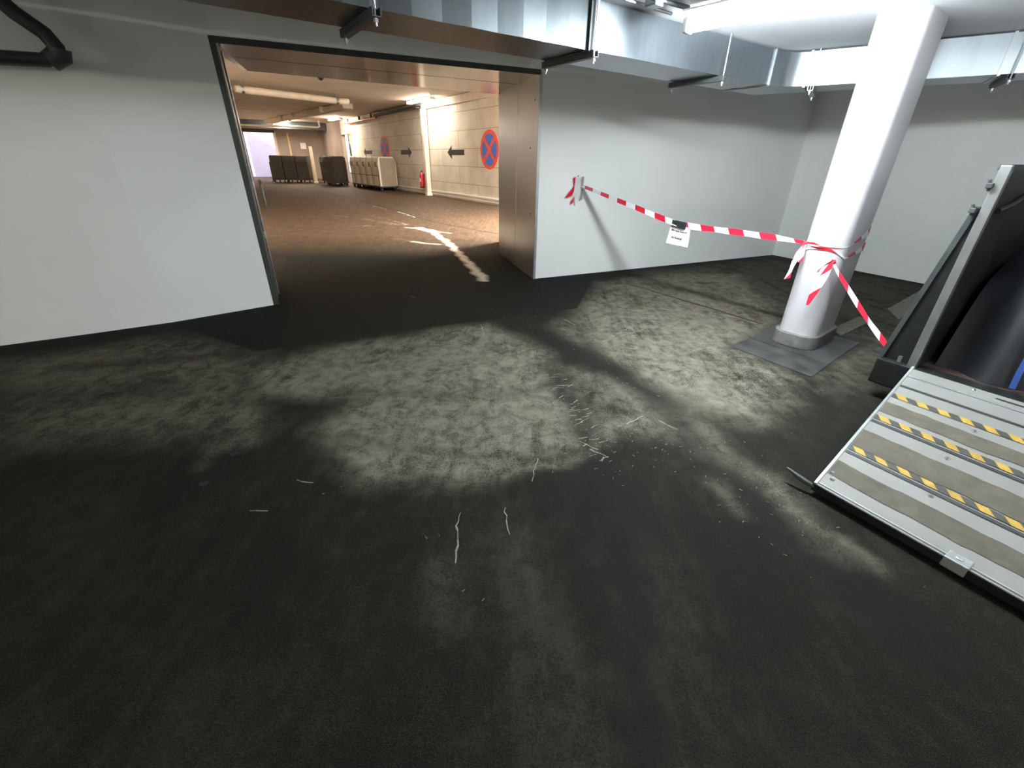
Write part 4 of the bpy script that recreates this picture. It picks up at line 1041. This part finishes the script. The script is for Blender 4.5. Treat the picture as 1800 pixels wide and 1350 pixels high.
# cable tray and pipes along the top of the corridor wall
ct = empty('cable_tray', tuple(W3(9.4, 3.66, 0.2)), crz); tag(ct, 'dark blue-grey cable tray high on the corridor wall left of the nearest warm light', 'cable tray')
m = MB(); m.box((0, 0, 0), (6.0, 0.32, 0.05)); m.box((0, -0.15, 0.03), (6.0, 0.02, 0.12)); m.box((0, 0.15, 0.03), (6.0, 0.02, 0.12)); m.build('tray', M['tray_blue'], ct)
for k in range(3):
    m = MB(); m.tube([(-3.0, -0.1+0.08*k, 0.05), (2.95, -0.08+0.07*k, 0.055)], 0.022, 8); m.build('cable', M['black'], ct, smooth=True)
rpz = empty('red_pipe', tuple(W3(15.2, 3.58, 0.25)), crz); tag(rpz, 'red sprinkler pipe high on the corridor wall, beyond the cable tray', 'pipe')
m = MB(); m.tube([(-3.2, 0, 0), (3.0, 0, 0)], 0.05, 10); m.build('pipe_run', M['red'], rpz, smooth=True)
for x in (-2.4, 0.0, 2.2):
    m = MB(); m.box((x, 0, 0.13), (0.03, 0.11, 0.2)); m.build('pipe_clip', M['darksteel'], rpz)
m = MB(); m.tube([(0, 0, 0)], 0.05) if False else None
wpz = empty('white_pipe', (-8.30, 19.3, 3.62)); tag(wpz, 'thick pale pipe hanging under the corridor ceiling with elbows at both ends', 'pipe')
m = MB(); m.tube([(-1.27, -1.72, 0.0), (-1.25, -1.70, 0.0), (-1.17, -1.60, 0.0), (1.2, 1.65, 0.0), (1.30, 1.78, 0.01), (1.36, 1.86, 0.04), (1.39, 1.90, 0.08)], [0.06, 0.10, 0.115, 0.115, 0.115, 0.10, 0.05], 16); m.build('pipe_run', M['cream'], wpz, smooth=True)
for t in (-0.9, 0.85):
    m = MB(); m.tube([(1.25*t-0.03, 1.68*t-0.04, 0), (1.25*t+0.03, 1.68*t+0.04, 0)], 0.13, 16); m.box((1.25*t, 1.68*t, 0.15), (0.03, 0.03, 0.16)); m.build('pipe_clamp', M['steel'], wpz)
tb = empty('ceiling_duct', (-12.3, 29.0, 3.74)); tag(tb, 'long flat duct crossing the corridor ceiling beyond the pale pipe', 'duct')
m = MB(); m.beam((4.4, -5.0, 0), (-5.0, 6.2, 0), 0.5, 0.22); m.build('casing', M['corr_ceiling'], tb, bevel=0.02)
for t in (-4.0, -1.5, 1.0, 3.5):
    m = MB(); m.beam((-0.65*t*0.98+0.02, 0.77*t-0.02, 0), (-0.65*t*0.98-0.02, 0.77*t+0.02, 0), 0.54, 0.25); m.build('flange', M['corr_ceiling'], tb)
sp_ = empty('sprinkler_pipe', (-16.0, 34.6, 3.45)); tag(sp_, 'thin pale pipe with an elbow crossing above the exit', 'pipe')
m = MB(); m.tube([(-3.2, -1.2, 0), (2.0, 0.75, 0), (2.15, 0.8, 0.05), (2.15, 0.8, 0.4)], 0.06, 10); m.build('pipe_run', M['cream'], sp_, smooth=True)
m = MB(); m.tube([(-0.6, -0.225, -0.07), (-0.6, -0.225, 0.4)], 0.04, 8); m.build('hanger_rod', M['steel'], sp_)
dk = empty('ceiling_beam', (-14.0, 39.0, 3.5)); tag(dk, 'dark beam across the corridor ceiling in front of the far wall', 'beam')
m = MB(); m.beam((-5.4, -4.1, 0.12), (0.6, 0.0, 0.12), 0.4, 0.45); m.build('casing', M['tray_blue'], dk)

# dome camera
cm_ = empty('dome_camera', (-6.0, 16.05, HC)); tag(cm_, 'small dome camera on the corridor ceiling', 'camera')
m = MB(); m.tube([(0, 0, 0), (0, 0, -0.06)], [0.13, 0.12], 20); m.build('base', M['cart_side'], cm_, smooth=True)
m = MB(); m.tube([(0, 0, -0.055), (0, 0, -0.12), (0, 0, -0.165), (0, 0, -0.19)], [0.105, 0.095, 0.06, 0.015], 20); m.build('dome', M['black'], cm_, smooth=True)

# end wall details
def E3(s, z, o): p = EL+ED*s-n_end*o; return Vector((p.x, p.y, z))
n_end = Vector((-ED.y, ED.x)); erz = math.atan2(ED.y, ED.x)
pil = empty('downpipe', (-13.5, 32.3, 0), erz); tag(pil, 'pale vertical pipe casing in front of the far end wall beside the dark carts', 'pipe')
m = MB(); m.box((0, 0, 1.1), (0.22, 0.2, 2.2)); m.build('casing', M['cream'], pil, bevel=0.02)
m = MB(); m.box((0, 0, 0.06), (0.3, 0.28, 0.12)); m.build('foot', M['cream'], pil, bevel=0.02)
m = MB(); m.box((0, 0, 0), (0.42, 0.02, 0.42)); nt_ = m.build('wall_notice', M['paper']); nt_.location = tuple(E3(4.15, 2.35, 0.03)); nt_.rotation_euler = (0, 0, erz)
tag(nt_, 'small square white notice on the dark far end wall', 'notice')
m = MB(); m.box((0, 0, 0), (0.10, 0.06, 2.6)); ls = m.build('light_strip', M['yellow']); ls.location = tuple(E3(3.15, 1.9, 0.04)); ls.rotation_euler = (0, 0, erz)
tag(ls, 'thin upright yellow strip on the far wall right of the exit', 'edge strip')
bo = empty('bollard', (-17.3, 34.2, 0)); tag(bo, 'thin dark bollard standing in front of the bright exit', 'bollard')
m = MB(); m.tube([(0, 0, 0.03), (0, 0, 1.25)], 0.06, 12); m.build('post', M['black'], bo, smooth=True)
m = MB(); m.tube([(0, 0, 0), (0, 0, 0.04)], 0.13, 12); m.build('base_plate', M['black'], bo)
# guard rail hoop by the left corridor wall
gr = empty('guard_rail', (-8.95, 16.75, 0)); tag(gr, 'low steel guard rail just past the left edge of the opening', 'guard rail')
m = MB(); m.tube([(0.0, 0, 0), (0.0, 0, 0.7), (-0.05, 0.1, 0.8), (-0.75, 1.32, 0.8), (-0.8, 1.42, 0.7), (-0.8, 1.42, 0)], 0.035, 10); m.build('hoop', M['darksteel'], gr, smooth=True)
for q in ((0, 0), (-0.8, 1.42)):
    m = MB(); m.box((q[0], q[1], 0.01), (0.14, 0.14, 0.02)); m.build('foot_plate', M['darksteel'], gr)
# yellow bracket at the door corner
yb = empty('wall_lamp', tuple(W3(S_END-0.5, 3.0, 0.14)), crz); tag(yb, 'small yellowish wall fitting above the corner by the side doorway', 'wall fitting')
m = MB(); m.tube([(0, -0.02, 0.25), (0, -0.02, 0.0), (0, -0.02, -0.1)], [0.05, 0.16, 0.06], 14); m.build('head', M['yellow'], yb, smooth=True)
m = MB(); m.box((0, 0.02, -0.35), (0.10, 0.08, 0.55)); m.build('stem', M['yellow'], yb)

# ------------------------------------------------------------------ laundry carts
def make_cart(kind, label, group):
    body, side = (M['cart_white'], M['cart_side']) if kind == 'pale' else (M['cart_dark'], M['cart_dark'])
    o = empty('roll_cart'); tag(o, label, 'cart', group)
    w, d_, h_ = 0.78, 1.0, 1.66
    # body with bowed shoulders (side profile in y-z), extruded over x
    prof = [(-d_/2, 0.22), (d_/2, 0.22), (d_/2, 1.35), (d_/2-0.08, h_-0.06), (d_/2-0.16, h_), (-d_/2+0.10, h_), (-d_/2+0.03, h_-0.05), (-d_/2-0.04, 1.30), (-d_/2, 0.95)]
    m = MB(); n = len(prof)
    L_ = [(-w/2, y, z) for y, z in prof]; R_ = [(w/2, y, z) for y, z in prof]
    m.face(L_); m.face(list(reversed(R_)))
    for i in range(n): j = (i+1) % n; m.face([L_[i], R_[i], R_[j], L_[j]])
    m.build('body', body, o, bevel=0.02, weld=True)
    m = MB(); m.box((w/2+0.006, 0.02, 0.92), (0.02, d_*0.86, 1.36)); m.box((w/2+0.014, 0.0, 0.92), (0.02, 0.03, 1.36)); m.build('end_panel', side, o, bevel=0.008)
    m = MB()
    m.box((0, 0, 0.19), (w+0.04, d_+0.04, 0.06)); m.build('base_frame', M['darksteel'], o)
    m = MB(); m.tube([(-w/2-0.01, -d_/2-0.05, 0.74), (w/2+0.01, -d_/2-0.05, 0.74)], 0.016, 8); m.build('front_rail', M['darksteel'], o)
    m = MB(); m.tube([(w/2, -d_/2-0.04, 0.25), (w/2, -d_/2-0.05, 1.0), (w/2, -d_/2-0.09, 1.2)], 0.014, 8); m.build('corner_rod', M['darksteel'], o)
    m = MB(); m.box((0.05, -d_/2-0.035, 1.28), (0.26, 0.02, 0.24)); m.build('label_pocket', side, o)
    for sx_ in (-1, 1):
        for sy_ in (-1, 1):
            m = MB(); x, y = sx_*(w/2-0.08), sy_*(d_/2-0.09)
            m.tube([(x-0.02, y, 0.075), (x+0.02, y, 0.075)], 0.075, 14); m.box((x, y, 0.13), (0.05, 0.06, 0.08)); m.build('caster', M['rubber'], o)
    return o
pos0 = Vector((-7.25, 25.75)); far1 = Vector((-10.05, 29.4))
axis = (far1-pos0).normalized(); back = Vector((axis.y, -axis.x))
names = ['pale roll cart nearest the viewer, its beige end panel in full view', 'second pale roll cart from the near end of the row', 'third and middle pale roll cart of the row', 'fourth pale roll cart of the row, second from its far end', 'last pale roll cart at the far end of the row, beside the dark carts']
proto_p = make_cart('pale', names[0], 'pale roll carts along the corridor wall')
rz_c = math.atan2(-axis.y, -axis.x)
stepc = (far1-pos0).length/5
def place(o, p, rz, s=1.0):
    o.location = (p.x, p.y, 0); o.rotation_euler = (0, 0, rz); o.scale = (s, s, s)
for i in range(5):
    o = proto_p if i == 0 else copy_tree(proto_p)
    p = pos0+axis*(stepc*(i+0.5))+back*0.50
    place(o, p, rz_c); o['label'] = names[i]
proto_d = make_cart('dark', 'dark covered roll cart in front of the far end of the pale row', 'dark covered roll carts')
dspec = [((-11.25, 30.35), rz_c+0.25, 'dark covered roll cart in front of the far end of the pale row'),
         ((-11.75, 31.35), rz_c+0.15, 'dark covered roll cart just behind the first dark one by the pale row'),
         ((-12.85, 33.3), 0.05, 'dark covered roll cart right of the pale pipe casing at the far end'),
         ((-14.55, 33.4), 0.1, 'dark covered roll cart left of the pale pipe casing, right one of three'),
         ((-15.38, 33.32), 0.1, 'middle one of the three dark covered roll carts beside the exit'),
         ((-16.21, 33.24), 0.1, 'dark covered roll cart nearest the bright exit')]
for i, (p, rz, lb) in enumerate(dspec):
    o = proto_d if i == 0 else copy_tree(proto_d)
    place(o, Vector(p), rz, 1.0); o['label'] = lb

# ------------------------------------------------------------------ straw and grit on the floor
m = MB()
spots_ = [((0.55, 2.35), 0.16, 70), ((1.05, 2.2), 0.25, 40), ((0.5, 3.0), 0.35, 60), ((1.25, 4.1), 0.55, 70), ((-0.2, 3.2), 0.7, 60), ((1.35, 1.75), 0.2, 40), ((0.2, 2.0), 1.0, 14), ((0.45, 4.6), 0.5, 40)]
for (cx_, cy_), sg, n_ in spots_:
    for _ in range(n_):
        x = random.gauss(cx_, sg); y = random.gauss(cy_, sg)
        L_ = random.uniform(0.004, 0.020); w_ = random.uniform(0.001, 0.004); a_ = random.uniform(0, math.pi)
        if (x-CX)**2+(y-CY)**2 < 0.4: continue
        m.box((x, y, 0.0022), (L_, w_, 0.002), a_)
tag(m.build('litter', M['litter']), 'scattered straw and grit on the worn asphalt floor', 'litter', kind='stuff')
